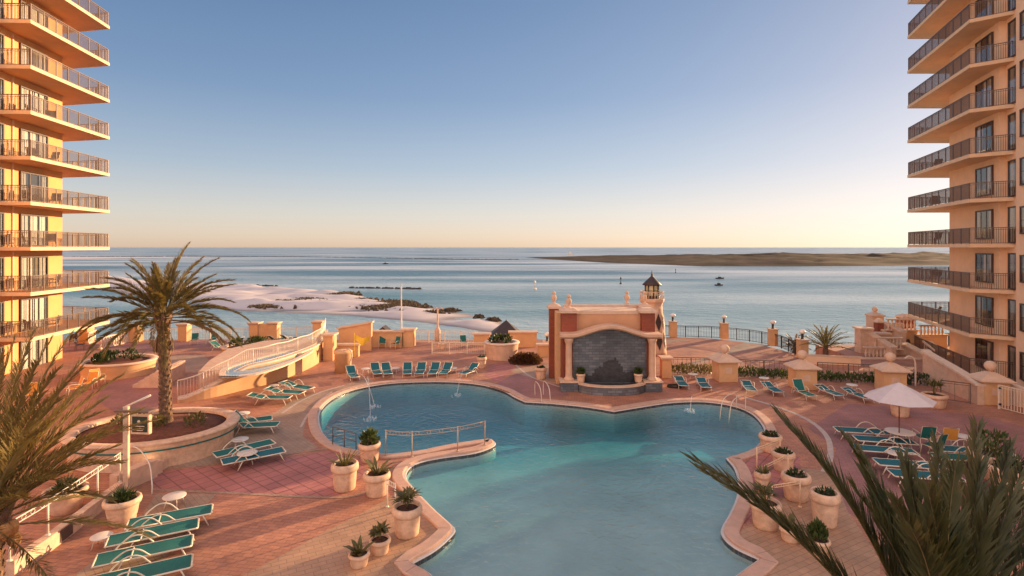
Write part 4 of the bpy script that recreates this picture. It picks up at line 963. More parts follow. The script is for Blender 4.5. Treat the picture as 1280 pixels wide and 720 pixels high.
mb.tube([aa[0]+Vector((0,0,.05)), aa[0]+Vector((0,0,.8)), aa[2]+Vector((0,0,.7)), aa[2]], .022, 6); mb.tube([aa[0]+Vector((0,0,.42)), aa[2]+Vector((0,0,.38))], .018, 6); q = aa[0].lerp(aa[2], .5); mb.tube([q, q+Vector((0,0,.74))], .02, 6); mb.build('rail', M['bronze'], t)
# water jets
jm = bpy.data.materials.new("jet_water"); jm.use_nodes = True; b_ = jm.node_tree.nodes["Principled BSDF"]; b_.inputs["Base Color"].default_value = (.75,.78,.8,1); b_.inputs["Roughness"].default_value = .2; b_.inputs["Alpha"].default_value = .28
def jet(label, a, b, h):
    t = thing('water_jet', label, 'water jet', a, 0, 'arching water jets around the upper pool'); mb = MB(); pts = []
    for i in range(15):
        u = i/14; p = a.lerp(b, u); p.z = 4*h*u*(1-u)+a.z*(1-u)-.1*u; pts.append(p)
    mb.tube(pts, [.012+.012*i/14 for i in range(15)], 5); mb.build('stream', jm, t)
    s = MB(); r = random.Random(int(a.x*100))
    for k in range(26):
        an = r.random()*6.28; q = .35*r.random()**.6; s.lathe(b+Vector((q*math.cos(an), q*math.sin(an), -.10)), [(.05,0),(.035,.05+.06*r.random()),(.01,.12)], 5)
    s.build('splash', jm, t)
for lab, a, b, h in (('water jet arching from the left pool rim over the two lit splashes',(436,486),(468,507),1.3),('water jet left of the back chair row falling into the far left pool',(458,482),(463,522),1.2),('tall water jet arching in front of the back row of chairs',(593,480),(571,493),1.35),('bright little jet near the right rim of the pool',(866,503),(863,512),.5)):
    jet(lab, G(*a, .05), G(*b, -.1), h)
# ================================================================ POOL FURNITURE
def make_lounger(ang, sling='teal', raised_arms=True, frame='cream_metal'):
    """chaise: foot towards +x, head towards -x; ang = backrest angle"""
    t = thing('sun_lounger', 'sun lounger', 'sun lounger')
    z = .34; hw = .33; a = R(ang); px_ = -.30; L = .78
    f = MB()
    for s in (-1, 1):
        f.tube([(px_,s*hw,z),(.98,s*hw,z),(1.03,s*hw*.9,z)], .022, 6)
        f.tube([(px_,s*hw,z),(px_-L*math.cos(a),s*hw,z+L*math.sin(a))], .020, 6)
    f.tube([(1.03,-hw*.9,z),(1.03,hw*.9,z)], .022, 6); f.tube([(px_-L*math.cos(a),-hw,z+L*math.sin(a)),(px_-L*math.cos(a),hw,z+L*math.sin(a))], .020, 6)
    f.tube([(px_,-hw,z),(px_,hw,z)], .018, 6)
    f.build('frame', M[frame], t)
    for x0, x1 in ((.80,.95),(-.45,-.62)):
        for s in (-1, 1):
            q = MB(); q.tube([(x0,s*hw,z),(x1,s*hw*1.06,.02)], [.02,.018], 6); q.build('leg', M[frame], t)
    for s in (-1, 1):
        q = MB(); q.tube(smooth_path([(-.72,s*(hw+.02),.02+.32*(ang<40)),(-.60,s*(hw+.04),.46),(-.36,s*(hw+.05),.60),(-.10,s*(hw+.05),.56),(.12,s*(hw+.02),.35)], 4), .019, 6); q.build('armrest', M[frame], t)
    q = MB(); n = 10
    def sl(x, y, zz): return (x, y, zz)
    vs = []; 
    for i in range(n+1):
        x = px_+.02+(.98-px_)*i/n
        for j in range(5): y = (j/4-.5)*2*(hw-.015); vs.append((x, y, z+.012-.05*(1-(2*j/4-1)**2)*(.7+.3*math.sin(i*.9))))
    q.add(vs, [(i*5+j,(i+1)*5+j,(i+1)*5+j+1,i*5+j+1) for i in range(n) for j in range(4)], 0, True); q.build('seat_sling', M[sling], t)
    q = MB(); vs = []
    for i in range(7):
        u = .02+(L-.04)*i/6
        for j in range(5):
            y = (j/4-.5)*2*(hw-.015); d = .012-.03*(1-(2*j/4-1)**2); vs.append((px_-u*math.cos(a)+d*math.sin(a), y, z+u*math.sin(a)+d*math.cos(a)))
    q.add(vs, [(i*5+j,i*5+j+1,(i+1)*5+j+1,(i+1)*5+j) for i in range(6) for j in range(4)], 0, True); q.build('back_sling', M[sling], t)
    return t
LK = {}
def lounger(head, foot, ang, label, sling='teal', group='green sling sun loungers on the pool deck', sc_=1.06, frame='cream_metal'):
    k = (ang, sling, frame)
    if k not in LK: LK[k] = Kind(make_lounger(ang, sling, True, frame))
    z = .34; A = G(head[0], head[1], z); B = G(foot[0], foot[1], z); d = B-A; c = (A+B)/2; c.z = 0
    return LK[k].put(c, math.atan2(d.y, d.x), label, group, sc_)
def lounger_at(foot, deg, ang, label, sling='teal', **kw):
    """foot end at a photo pixel, pointing deg (world angle from +X) from head to foot"""
    B = G(foot[0], foot[1], .34); d = Vector((math.cos(R(deg)), math.sin(R(deg)), 0)); c = B-d*1.03; c.z = 0
    k = (ang, sling, kw.get('frame','cream_metal'))
    if k not in LK: LK[k] = Kind(make_lounger(ang, sling, True, kw.get('frame','cream_metal')))
    return LK[k].put(c, R(deg), label, kw.get('group','green sling sun loungers on the pool deck'), kw.get('s',1.06))
NG = 'loungers in the foreground row at lower left'
lounger((165,655),(262,637),0,'flat green lounger highest of the four in the lower left row, nearest the paving seam',group=NG,sc_=1.04)
lounger((141,676),(244,655),0,'flat green lounger second from the top of the four at lower left',group=NG,sc_=1.04)
lounger((122,701),(240,676),0,'flat green lounger third from the top of the four at lower left',group=NG,sc_=1.04)
lounger((125,728),(229,704),0,'flat green lounger lowest of the row, cut by the lower picture edge',group=NG,sc_=1.04)
lounger((274,568),(338,553),0,'flat green lounger, rear one of the pair with the round table in front',group='loungers left of the pool')
lounger((283,577),(352,563),0,'flat green lounger, front one of the pair with the round table in front','teal_blue','loungers left of the pool')
lounger((279,530),(337,523),0,'flat green lounger behind the pale raised one beside the palm planter',group='loungers left of the pool')
lounger((295,533),(338,531),50,'lounger with pale raised back beside the palm planter',group='loungers left of the pool')
lounger((314,497),(361,497),12,'lounger nearest the planter in the trio below the curved spa wall',group='loungers left of the pool')
lounger((337,489),(376,491),12,'middle lounger of the trio below the curved spa wall',group='loungers left of the pool')
lounger((355,481),(388,486),12,'lounger closest to the water jet in the trio below the curved spa wall',group='loungers left of the pool')
BG = 'teal loungers in the arc behind the pool'
for px_, deg, lab in ((445,-62,'first teal lounger from the left in the arc behind the pool, by the water jet'),(473,-68,'second teal lounger from the left in the arc behind the pool'),(486,-70,'third teal lounger from the left in the arc behind the pool'),(509,-80,'fourth teal lounger from the left, left of the small post in the arc'),
        (523,-88,'fifth teal lounger from the left in the arc behind the pool'),(539,-92,'sixth teal lounger from the left in the arc behind the pool'),(552,-98,'seventh teal lounger from the left in the arc behind the pool'),(575,-120,'eighth teal lounger, last of the arc, behind the tall arching jet')):
    lounger_at((px_, 471 if px_ < 450 else 467), deg, 38, lab, 'teal_blue', group=BG, s=.86)
RG = 'loungers in the row before the low hedge at right'
for px_, py_, deg, ang, lab in ((856,482,-95,14,'blue green lounger nearest the fountain in the hedge row'),(884,484,-97,14,'blue green lounger just left of the first ball topped pillar'),(941,488,-101,14,'pale framed lounger just right of the first ball topped pillar'),
        (976,490,-90,14,'lounger midway between the two ball topped pillars'),(1018,495,-86,62,'dark green lounger with back raised high against the second ball topped pillar'),(1053,494,-82,14,'pale lounger right of the second ball topped pillar'),(1091,498,-80,14,'green lounger half under the pale parasol at its left')):
    lounger_at((px_,py_), deg, ang, lab, 'teal' if ang > 20 else 'teal_blue', group=RG, s=.86, frame='white_paint')
QG = 'blue green loungers on the right deck by the parasol'
lounger((1112,541),(1045,537),0,'topmost flat lounger of the right deck group, left of the parasol pole','teal_blue',QG)
lounger((1140,553),(1070,548),0,'second flat lounger down in the right deck group','teal_blue',QG)
lounger((1138,565),(1071,560),0,'third flat lounger down in the right deck group, touching the small round table','teal_blue',QG)
lounger((1170,583),(1101,578),0,'fourth flat lounger down, partly crossed by the palm frond tips','teal_blue',QG)
lounger((1190,597),(1122,592),0,'lowest lounger of the right deck group, behind the palm fronds','teal_blue',QG)
lounger((1228,564),(1175,561),0,'rear lounger of the pair beside the big bowl pots at right','teal_blue',QG)
lounger((1232,574),(1178,571),0,'front lounger of the pair beside the big bowl pots at right','teal',QG)
# round tables
def make_table(rad=.38, h=.42):
    t = thing('side_table', 'table', 'table'); q = MB(); q.lathe((0,0,0), [(rad*.96,h-.03),(rad,h-.02),(rad,h),(rad*.96,h+.008)], 28); q.build('table_top', M['white_paint'], t)
    for k in range(4):
        a = k*math.pi/2+.4; s = MB(); s.tube([(rad*.6*math.cos(a),rad*.6*math.sin(a),h-.03),(rad*.92*math.cos(a),rad*.92*math.sin(a),0)], .018, 6); s.build('leg', M['white_paint'], t)
    return t
TB = Kind(make_table())
def table(x, y, label, s=1.0, z=0): g = G(x, y, z); return TB.put(g, rnd.random(), label, 'round white side tables', s*.9)
table(309,579,'round white table in front of the pair of loungers left of the pool',1.1)
table(300,560,'round white table between the two lounger pairs, by the lit planter corner')
table(303,526,'round white table behind the raised lounger beside the palm planter')
table(342,489,'round white table among the trio of loungers under the spa wall',.9)
table(127,683,'low white round table beside the low wall vent at lower left',.8)
table(218,634,'white round table above the first lounger at lower left')
table(494,466,'white table between third and fourth teal chairs of the back arc',.9)
table(566,466,'white table before the last teal chair of the back arc',.9)
table(457,467,'white table after the first teal chair of the back arc',.9)
table(866,474,'white table between the two loungers nearest the fountain',.9)
table(955,479,'white table between the pale framed lounger and its right neighbour',.9)
table(1065,488,'white table before the lounger left of the parasol',.9)
table(1120,578,'white table overlapping the third lounger of the right deck group')
table(1205,556,'pinkish white table right of the orange seated chair')
# parasol
g = G(1124,562); t = thing('parasol', 'pale grey white parasol open over the right deck', 'parasol', g)
q = MB(); q.tube([g, g+Vector((0,0,2.8))], .025, 8); q.build('pole', M['wood'], t)
q = MB(); cz = 2.78; rm = 1.30; N8 = 8; rings = []
for (rr_, zz) in ((.03,cz+.02),(rm*.5,cz-.30),(rm,cz-.66)):
    rings.append([g+Vector((rr_*math.cos((k+.5)*math.pi/4), rr_*math.sin((k+.5)*math.pi/4), zz)) for k in range(8)])
vs = [p for rg in rings for p in rg]; q.add(vs, [(k, (k+1)%8, 8+(k+1)%8, 8+k) for k in range(8)]+[(8+k, 8+(k+1)%8, 16+(k+1)%8, 16+k) for k in range(8)])
can = q.build('canopy', M['canvas'], t); sm = can.modifiers.new('thick', 'SOLIDIFY'); sm.thickness = .012
q = MB()
for k in range(8):
    a = (k+.5)*math.pi/4; q.tube([g+Vector((0,0,cz-.02)), g+Vector((rm*.98*math.cos(a), rm*.98*math.sin(a), cz-.70))], .010, 4)
q.build('ribs', M['white_paint'], t)
q = MB(); q.lathe(g, [(.28,0),(.28,.05),(.08,.09),(.04,.2)], 16); q.build('base', M['dark_metal'], t)
g2 = G(1125,560); TBU = make_table(.55, .7); TBU.location = g2; TBU['label'] = 'white dining table pierced by the parasol pole'; TBU['group'] = 'round white side tables'
# patio chairs
def make_chair(cloth, fr='cream_metal'):
    t = thing('patio_chair', 'chair', 'chair'); z = .42
    for sx in (-1, 1):
        for sy, top in ((-1,z),(1,z)):
            q = MB(); q.tube([(sx*.27,sy*.25,top),(sx*.30,sy*.30,0)], .016, 6); q.build('leg', M[fr], t)
        q = MB(); q.tube(smooth_path([(sx*.30,-.28,z),(sx*.31,-.26,z+.22),(sx*.31,0,z+.25),(sx*.27,.25,z+.2)], 4), .016, 6); q.build('armrest', M[fr], t)
    q = MB(); q.tube([(-.27,.24,z),(-.27,.42,z+.55),(.27,.42,z+.55),(.27,.24,z),(-.27,.24,z)], .017, 6); q.v and None; q.build('frame', M[fr], t); q = MB(); q.tube([(-.27,.24,z-.01),(-.27,-.25,z-.01),(.27,-.25,z-.01),(.27,.24,z-.01)], .016, 6); q.build('seat_frame', M[fr], t)
    q = MB(); q.box((0,0,z+.005), (.53,.50,.02)); q.build('seat', M[cloth], t)
    q = MB(); q.add([(-.26,.25,z+.04),(.26,.25,z+.04),(.26,.415,z+.54),(-.26,.415,z+.54)], [(0,1,2,3)]); s = q.build('backrest', M[cloth], t); m_ = s.modifiers.new('thick','SOLIDIFY'); m_.thickness = .012
    return t
CG = Kind(make_chair('teal')); CO = Kind(make_chair('orange_cloth')); CB = Kind(make_chair('roof_dark', 'bronze'))
CG.put(G(1155,558), R(170), 'green backed patio chair turned away beside the parasol table', 'chairs on the right deck')
CO.put(G(1183,560), R(165), 'orange patio chair right of the green backed one', 'chairs on the right deck')
CG.put(G(1166,569), R(200), 'cream framed green chair tucked below the green backed one', 'chairs on the right deck')
for x, y, rz, lab in ((243,431,20,'dark chair before the pale pillar at the back of the left plaza'),(264,431,-15,'dark chair right of the one at the back left pillar'),(478,435,10,'green chair against the stucco wall left of the flagpole'),(494,436,-30,'dark chair with a pale cloth left of the flagpole'),(580,434,20,'single dark chair at the back fence right of the lamp pole')):
    CG.put(G(x,y), R(rz), lab, 'chairs on the back plaza')
for x0, y0, x1, y1, lab in ((268,433,284,434,'pale lounger right of the two dark chairs on the left plaza'),(340,425,352,423,'lounger by the left end of the fence behind the spa'),(356,424,368,422,'lounger second from the left behind the spa'),(300,428,290,426,'lounger partly hidden by the shrub of the round plaza planter')):
    lounger((x0,y0), (x1,y1), 38, lab, group='loungers at the back of the left plaza', sc_=.95)
for x, y, rz, lab in ((40,502,30,'gold lit patio chair left of the sunlit group under the orange planter'),(112,487,10,'sunlit patio chair in front of the orange planter, nearest the plaza'),(122,482,60,'sunlit patio chair right of its twin before the orange planter'),(92,494,-40,'sunlit patio chair behind the near palm fronds at left'),):
    CO.put(G(x,y), R(rz), lab, 'patio chairs by the orange planter')
for x, y, rz, lab in ((92,432,40,'dark chair under the left tower balcony, nearest the wall'),(100,437,120,'dark chair under the left tower balcony, nearest the planter')):
    CB.put(G(x,y), R(rz), lab, 'chairs under the left balcony')
# balcony furniture: chairs on the towers
r = random.Random(21)
ordn = ['lowest','second','third','fourth','fifth','sixth','seventh']
for i, k in enumerate((-2,-1,0,1,2,3)):
    z = 8.5+ST*k
    CB.put((-33.0+.2*r.random(), 37.0+r.random()*.5, z), R(r.uniform(60,200)), 'wicker chair by the glass door on the %s visible balcony of the left tower'%ordn[i], 'chairs on the tower balconies')
    CB.put((-32.9, 38.7+r.random()*.5, z), R(r.uniform(-60,60)), 'chair further along the %s visible balcony of the left tower'%ordn[i], 'chairs on the tower balconies')
for i, k in enumerate((-2,-1,0,1,2)):
    z = 8.7+S2*k
    CB.put((34.3+.2*r.random(), 44.2, z), R(r.uniform(150,220)), 'chair at the open corner of the %s balcony of the right tower'%ordn[i], 'chairs on the tower balconies')
    if k in (1, -1): CB.put((34.9, 44.9, z), R(-30), 'second chair at the corner of the %s balcony of the right tower'%ordn[i], 'chairs on the tower balconies')
# ================================================================ PILLARS, WALLS, FENCES
def make_ball_pillar():
    t = thing('ball_pillar', 'p', 'pillar'); q = MB(); q.box((0,0,.62), (1.2,1.1,1.24), 0, 0, .02); s = q.build('shaft', M['stucco_wall'], t)
    q = MB(); q.box((0,-.557,.72), (.42,.03,.36)); q.build('plaque', M['stone_cap'], s)
    q = MB(); q.box((0,0,1.29), (1.62,1.5,.10), 0, 0, .02); q.lathe((0,0,1.34), [(1.10,0),(.30,.34),(.18,.38)], 4, 0, False, ph=.5, sy=.93); q.build('cap', M['stone_cap'], t)
    q = MB(); q.lathe((0,0,1.70), [(.10,0),(.10,.06),(.17,.09),(.26,.2),(.29,.32),(.26,.44),(.16,.55),(.03,.59)], 20); q.build('ball', M['stone_cap'], t)
    return t
BP = Kind(make_ball_pillar()); BGp = 'ball topped pillars beside the pool deck'
def on(x, y, dy=.55): g = G(x, y); return Vector((g.x*(1+dy/g.y), g.y+dy, 0))
BP.put(on(906,478), R(3), 'stucco pillar with stone ball, nearest the fountain in the hedge row', BGp)
BP.put(on(1003,488), R(-4), 'stucco pillar with stone ball behind the raised dark green lounger', BGp)
BP.put(on(1113,492), R(-8), 'stucco pillar with stone ball right above the pale parasol', BGp)
BP.put(on(1238,507), R(-14), 'stucco pillar with stone ball at the entrance gate by the right tower', BGp)
g = on(832,474,.5); q = MB(); q.box((g.x,g.y,.62), (.6,.6,1.24), 0, 0, .02); t = thing('pillar', 'short stucco pillar touching the right side of the brick fountain', 'pillar', g)
q.build('shaft', M['stucco_wall'], t); q = MB(); q.box((g.x,g.y,1.3), (.85,.85,.14), 0, 0, .03); q.build('cap', M['stone_cap'], t)
# hose coil
q = MB(); g = G(847,484)
for k in range(3): q.tube([g+Vector((.42*math.cos(a*math.pi/8)-.2, .3*math.sin(a*math.pi/8), .03+.045*k)) for a in range(17)], .022, 5)
tag(q.build('hose', M['rubber'], loc=g), 'dark garden hose coiled on the deck at the right foot of the fountain', 'hose')
def make_pier(h=1.35, w_=.8, cap='stone_cap'):
    t = thing('pillar', 'p', 'pillar'); q = MB(); q.box((0,0,h/2), (w_,w_,h), 0, 0, .015); q.build('shaft', M['stucco_wall'], t)
    q = MB(); q.lathe((0,0,h), [(w_*.71,0),(w_*.92,.14),(w_*.95,.24),(w_*.2,.27)], 4, 0, False, ph=.5); q.build('cap', M[cap], t); return t
PR = Kind(make_pier()); PG = 'flared capital pillars along the back of the plaza'
for x, y, lab in ((231,427,'pale capped pillar beside the two dark chairs on the left plaza'),(170,428,'pillar at the end of the pale balustrade left of the big palm trunk'),(108,429,'pillar partly under the lowest left tower balcony'),(319,425,'left end pillar of the orange wall block above the round plaza planter'),(343,425,'right end pillar of the orange wall block above the round plaza planter'),(398,423,'capped pillar on the far side of the spa')):
    PR.put(on(x,y,.4), 0, lab, PG)
q = MB(); a = on(322,425,.4); b = on(341,425,.4); q.box(((a.x+b.x)/2,a.y,.72), (b.x-a.x-.2,.35,1.44)); tag(q.build('wall_block', M['stucco_wall'], loc=(a.x,a.y,0)), 'orange stucco wall block between two pillars behind the round plaza planter', 'wall')
def balustrade(name, label, a, b, h=.95, z=0, m='cream', cat='balustrade', group=None, sp=.28):
    t = thing(name, label, cat, (a.x,a.y,z), 0, group); L = (b-a).length; d = (b-a).normalized(); rz = math.atan2(d.y,d.x); c = (a+b)/2
    q = MB(); q.box((c.x,c.y,z+h), (L,.24,.12), rz, 0, .02); q.build('handrail', M[m], t)
    q = MB(); q.box((c.x,c.y,z+.06), (L,.26,.12), rz, 0, .02); q.build('plinth', M[m], t)
    n = int(L/sp)
    for i in range(n):
        p = a+d*(L*(i+.5)/n); q = MB(); q.lathe((p.x,p.y,z), [(.07,.12),(.09,.16),(.05,.22),(.10,.42),(.08,.55),(.04,.72),(.07,.82),(.08,h-.06)], 8); q.build('baluster', M[m], t)
    return t
balustrade('balustrade', 'pale stone balustrade running from the left tower to its end pillar', G(124,437), G(164,427))
balustrade('balustrade', 'short stone balustrade by the lowest balcony of the left tower', G(92,434)+Vector((0,1.5,0)), G(106,429)+Vector((0,1.2,0)))
def metal_fence(label, pts, h=1.05, m='cream_metal', z=0, group=None, name='metal_fence', pick=.14, post=1.6):
    t = thing(name, label, 'fence', (pts[0][0],pts[0][1],z), 0, group); q = MB(); fence_run(q, [tuple(Vector(p).to_2d()) for p in pts], z, h, pick, post, .009, .03); q.build('railing', M[m], t); return t
FG = 'metal fences along the sea side'
metal_fence('pale metal fence between the left pillars of the plaza, before the lagoon', [on(176,427,.4), on(226,426,.4)], group=FG)
metal_fence('pale metal fence between the chairs pillar and the orange wall block', [on(236,426,.4), on(315,425,.4)], group=FG)
metal_fence('pale metal fence between the orange wall block and the spa pillar', [on(347,425,.4), on(394,423,.4)], group=FG)
metal_fence('pale metal fence from the flagpole wall to the round stone planter', [G(516,428), G(596,429)], group=FG)
metal_fence('pale metal fence just behind the arc of teal chairs', [G(540,442), G(628,443)], .9, group=FG, pick=.16)
FP = [(690,419,''),(841,421.5,''),(905,424,''),(966,433,''),(1003,449,'')]
pts = [on(x,y,.3) for x,y,_ in FP]
sp_ = smooth_path(pts[1:], 4)
metal_fence('blue grey metal sea fence from the lighthouse to the first lamp pillar', [on(818,420.5,.3), pts[1]], m='dark_metal', group=FG)
metal_fence('dark metal sea fence between first and second lamp pillars right of the lighthouse', sp_[0:5], m='dark_metal', group=FG)
metal_fence('dark metal sea fence between second and third lamp pillars', sp_[4:9], m='dark_metal', group=FG)
metal_fence('dark metal sea fence between third and fourth lamp pillars, before the small palm', sp_[8:13], m='dark_metal', group=FG)
def make_lamp_pillar():
    t = thing('lamp_pillar', 'l', 'lamp'); q = MB(); q.box((0,0,.7), (.62,.62,1.4), 0, 0, .02); q.build('pillar', M['stucco_wall'], t)
    q = MB(); q.box((0,0,1.44), (.74,.74,.09), 0, 0, .02); q.build('cap', M['stone_cap'], t)
    q = MB(); q.lathe((0,0,1.48), [(.14,0),(.10,.05),(.09,.35),(.14,.42)], 10); q.build('lamp_stem', M['dark_metal'], t)
    q = MB(); q.lathe((0,0,1.88), [(.12,0),(.22,.09),(.26,.17),(.22,.22),(.10,.33),(.03,.36)], 16); q.build('lamp_shade', M['lamp_glass'], t); return t
LP_ = Kind(make_lamp_pillar()); LG = 'lamp pillars of the sea fence'
for i, lab in ((1,'lamp topped pillar nearest the lighthouse on the sea fence'),(2,'lamp topped pillar second from the lighthouse'),(3,'lamp topped pillar third from the lighthouse, at the fence bend'),(4,'lamp topped pillar beside the small palm, last of the sea fence')):
    LP_.put(pts[i], 0, lab, LG)
g = G(684,441); LP2 = LP_.put((g.x,g.y,-.55), 0, 'white globe lamp on a sunken stucco pillar left of the fountain', LG)
# low walls at the back centre (cabanas)
def block(name, label, poly, z0, z1, m='stucco_wall', cap=True, cat='wall', capm='stone_cap'):
    c = poly[0]; t = thing(name, label, cat, (c[0],c[1],z0)); q = MB(); q.prism(poly, z0, z1); q.build('wall', M[m], t)
    if cap:
        cx = sum(p[0] for p in poly)/len(poly); cy = sum(p[1] for p in poly)/len(poly)
        pc_ = [(p[0]+(.12 if p[0] > cx else -.12), p[1]+(.12 if p[1] > cy else -.12)) for p in poly]
        zz = z1 if isinstance(z1, (list,tuple)) else [z1]*len(poly)
        q = MB(); a = sum(pc_[i][0]*pc_[(i+1)%len(pc_)][1]-pc_[(i+1)%len(pc_)][0]*pc_[i][1] for i in range(len(pc_)))
        if a < 0: pc_ = pc_[::-1]; zz = zz[::-1]
        n = len(pc_); q.loft([[Vector((p[0],p[1],z+.003)) for p, z in zip(pc_, zz)], [Vector((p[0],p[1],z+.13)) for p, z in zip(pc_, zz)]]); q.build('coping', M[capm], t)
    return t
def rect(x0, x1, y, dep): a = G(x0,y); b = G(x1,y); return [(a.x,a.y),(b.x,b.y),(b.x,b.y+dep),(a.x,a.y+dep)]
def zt_(y, D): return H-(y-HY)/F*D
D_ = G(410,451).y; block('stucco_wall', 'tall orange stucco block with bright right edge where the spa wall ends', rect(404,416,451,.9), 0, zt_(420,D_))
D_ = G(440,440).y; block('stucco_wall', 'orange stucco cabana wall with slanted coping behind the yellow cloth', rect(423,464,438,.4), 0, [zt_(413,D_),zt_(405,D_),zt_(405,D_),zt_(413,D_)])
D_ = G(430,446).y; block('low_wall', 'low orange wall below the cabana wall and yellow cloth', rect(422,448,446,.35), 0, zt_(432,D_))
D_ = G(490,436).y; block('stucco_wall', 'long orange wall behind two chairs, under the dark gable', rect(464,504,434,.4), 0, zt_(417,D_))
block('stucco_wall', 'square orange pier ending the wall right of the flagpole', rect(503,517,434,1.0), 0, zt_(415,D_))
D_ = G(654,436).y; block('stucco_wall', 'orange wall block with raised ends right of the dark roof', rect(637,671,434,.5), 0, zt_(418,D_))
block('low_wall', 'low peach wall left of the round stone planter', rect(592,612,432,.4), 0, zt_(422,D_))
D_ = G(680,447).y; block('low_wall', 'low orange wall beneath the white globe lamp left of the fountain', rect(672,690,446,.4), 0, zt_(433,D_))
g = G(426,467); t = thing('pillar', 'rounded orange post block with pale scroll top near the first teal chair', 'pillar', g); q = MB(); q.lathe(g+Vector((0,.5,0)), [(.55,0),(.55,1.25),(.62,1.3),(.62,1.42),(.4,1.5)], 20); q.build('shaft', M['stucco_wall'], t)
q = MB(); q.tube(smooth_path([g+Vector((.1,.2,1.5)), g+Vector((.55,.1,1.6)), g+Vector((.75,0,1.2)), g+Vector((.6,0,.7)), g+Vector((.6,0,0))], 5), .05, 6); q.build('scroll_rail', M['cream'], t)
# yellow cloth on a pole
g = G(443,447); t = thing('yellow_umbrella', 'half folded yellow parasol on a thin pole before the cabana wall', 'parasol', g); q = MB(); q.tube([g, g+Vector((0,0,1.9))], .025, 6); q.build('pole', M['yellow_cloth'], t)
q = MB(); vs = []; 
for i in range(9):
    u = i/8
    for j in range(3): vs.append((g.x+.02+1.15*u, g.y-.05+.12*math.sin(6*u+j), 1.75-.55*u*(1.2-u)-.28*j*(1-.35*abs(2*u-1))+.05*math.sin(9*u)))
q.add(vs, [(i*3+j, (i+1)*3+j, (i+1)*3+j+1, i*3+j+1) for i in range(8) for j in range(2)], 0, True); q.build('cloth', M['yellow_cloth'], t)
# flagpole, lamp pole
g = G(493,430)+Vector((0,3,0)); g.z = SEA-.3; t = thing('flagpole', 'slim white pole rising from the shore beyond the orange wall', 'pole', g); q = MB(); D_ = g.y; top = zt_(357,D_)
q.tube([g, Vector((g.x,g.y,top))], [.10,.05], 8); q.build('pole', M['white_paint'], t); q = MB(); q.lathe((g.x,g.y,top), [(.04,0),(.09,.06),(.02,.14)], 10); q.build('finial', M['white_paint'], t)
g = G(547,430); t = thing('lamp_post', 'pinkish lamp post with two short arms at the back fence', 'lamp', g); D_ = g.y; top = zt_(386,D_); q = MB(); q.lathe(g, [(.26,0),(.26,1.2),(.20,1.3),(.10,1.5)], 8); q.build('base', M['stone_pale'], t)
q = MB(); q.tube([g, Vector((g.x,g.y,top))], [.11,.06], 8); q.build('pole', M['stone_pale'], t)
q = MB(); q.tube(smooth_path([Vector((g.x-.5,g.y,top-.05)), Vector((g.x-.2,g.y,top+.12)), Vector((g.x,g.y,top)), Vector((g.x+.2,g.y,top+.12)), Vector((g.x+.5,g.y,top-.05))], 4), .05, 6); q.build('arm', M['stone_pale'], t)
# beach huts below the deck, roofs showing
def hut(label, x0, x1, yt, yb, D, hip):
    a = AT(x0, yb, D); b = AT(x1, yb, D); ap = AT((x0+x1)/2, yt, D); w_ = b.x-a.x; c = ((a.x+b.x)/2, D+w_/2); t = thing('beach_hut', label, 'hut', (c[0],c[1],SEA)); q = MB()
    q.box((c[0],c[1],(SEA-.5+a.z)/2), (w_*.78,w_*.78,a.z-SEA+.5)); q.build('wall', M['stone_pale'], t); q = MB()
    if hip: q.lathe((c[0],c[1],a.z), [(w_*.72,-.05),(w_*.70,.02),(.05,ap.z-a.z),(.02,ap.z-a.z+.1)], 4, 0, False, ph=.5)
    else:
        e = .12; q.loft([[Vector((a.x,c[1]+s*w_/2,a.z)), Vector((ap.x,c[1]+s*w_/2,ap.z)), Vector((b.x,c[1]+s*w_/2,a.z)), Vector((b.x-.2,c[1]+s*w_/2,a.z-e)), Vector((ap.x,c[1]+s*w_/2,ap.z-e*1.4)), Vector((a.x+.2,c[1]+s*w_/2,a.z-e))] for s in (-1, 1)])
        g3 = MB(); g3.add([(a.x+.15,c[1]-w_/2+.1,a.z-.1),(b.x-.15,c[1]-w_/2+.1,a.z-.1),(ap.x,c[1]-w_/2+.1,ap.z-.12)], [(0,1,2)]); g3.build('gable', M['stucco_wall'], t)
    q.build('roof', M['roof_dark'], t)
hut('small gabled hut with dark roof edge peeping over the orange wall left of the flagpole', 469, 487, 408.5, 416, 51.5, False)
hut('hut with dark pointed roof peeping up behind the round stone planter', 613, 652, 403, 420, 52.5, True)
# ================================================================ RIGHT SIDE: gate wall, stairs, balustrades
a, b, c = G(1166,493), G(1222,509), G(1228,508)
t = thing('garden_wall', 'curving cream wall with sloping coping between the curly rail and the gate pillar', 'wall', (a.x,a.y,0))
P5 = smooth_path([G(1160,482)+Vector((.2,.5,0)), G(1180,487), G(1205,497), G(1226,506)], 4); L_, R_ = strip(P5, .16, -.16); n = len(P5); zz = [2.0-1.0*(i/(n-1))**.8 for i in range(n)]
q = MB(); q.loft([[Vector((*R_[i],0)),Vector((*L_[i],0)),Vector((*L_[i],zz[i])),Vector((*R_[i],zz[i]))] for i in range(n)]); q.build('wall', M['stone_pale'], t)
L_, R_ = strip(P5, .26, -.26); q = MB(); q.loft([[Vector((*R_[i],zz[i]+.003)),Vector((*L_[i],zz[i]+.003)),Vector((*L_[i],zz[i]+.12)),Vector((*R_[i],zz[i]+.12))] for i in range(n)]); q.build('coping', M['cream'], t)
P6 = [Vector((G(1250,505).x+.4, G(1250,505).y+.9, 0)), Vector((G(1290,516).x+.5, G(1290,516).y+.9, 0)), Vector((G(1340,530).x, G(1340,530).y, 0))]; L_, R_ = strip(P6, .16, -.16)
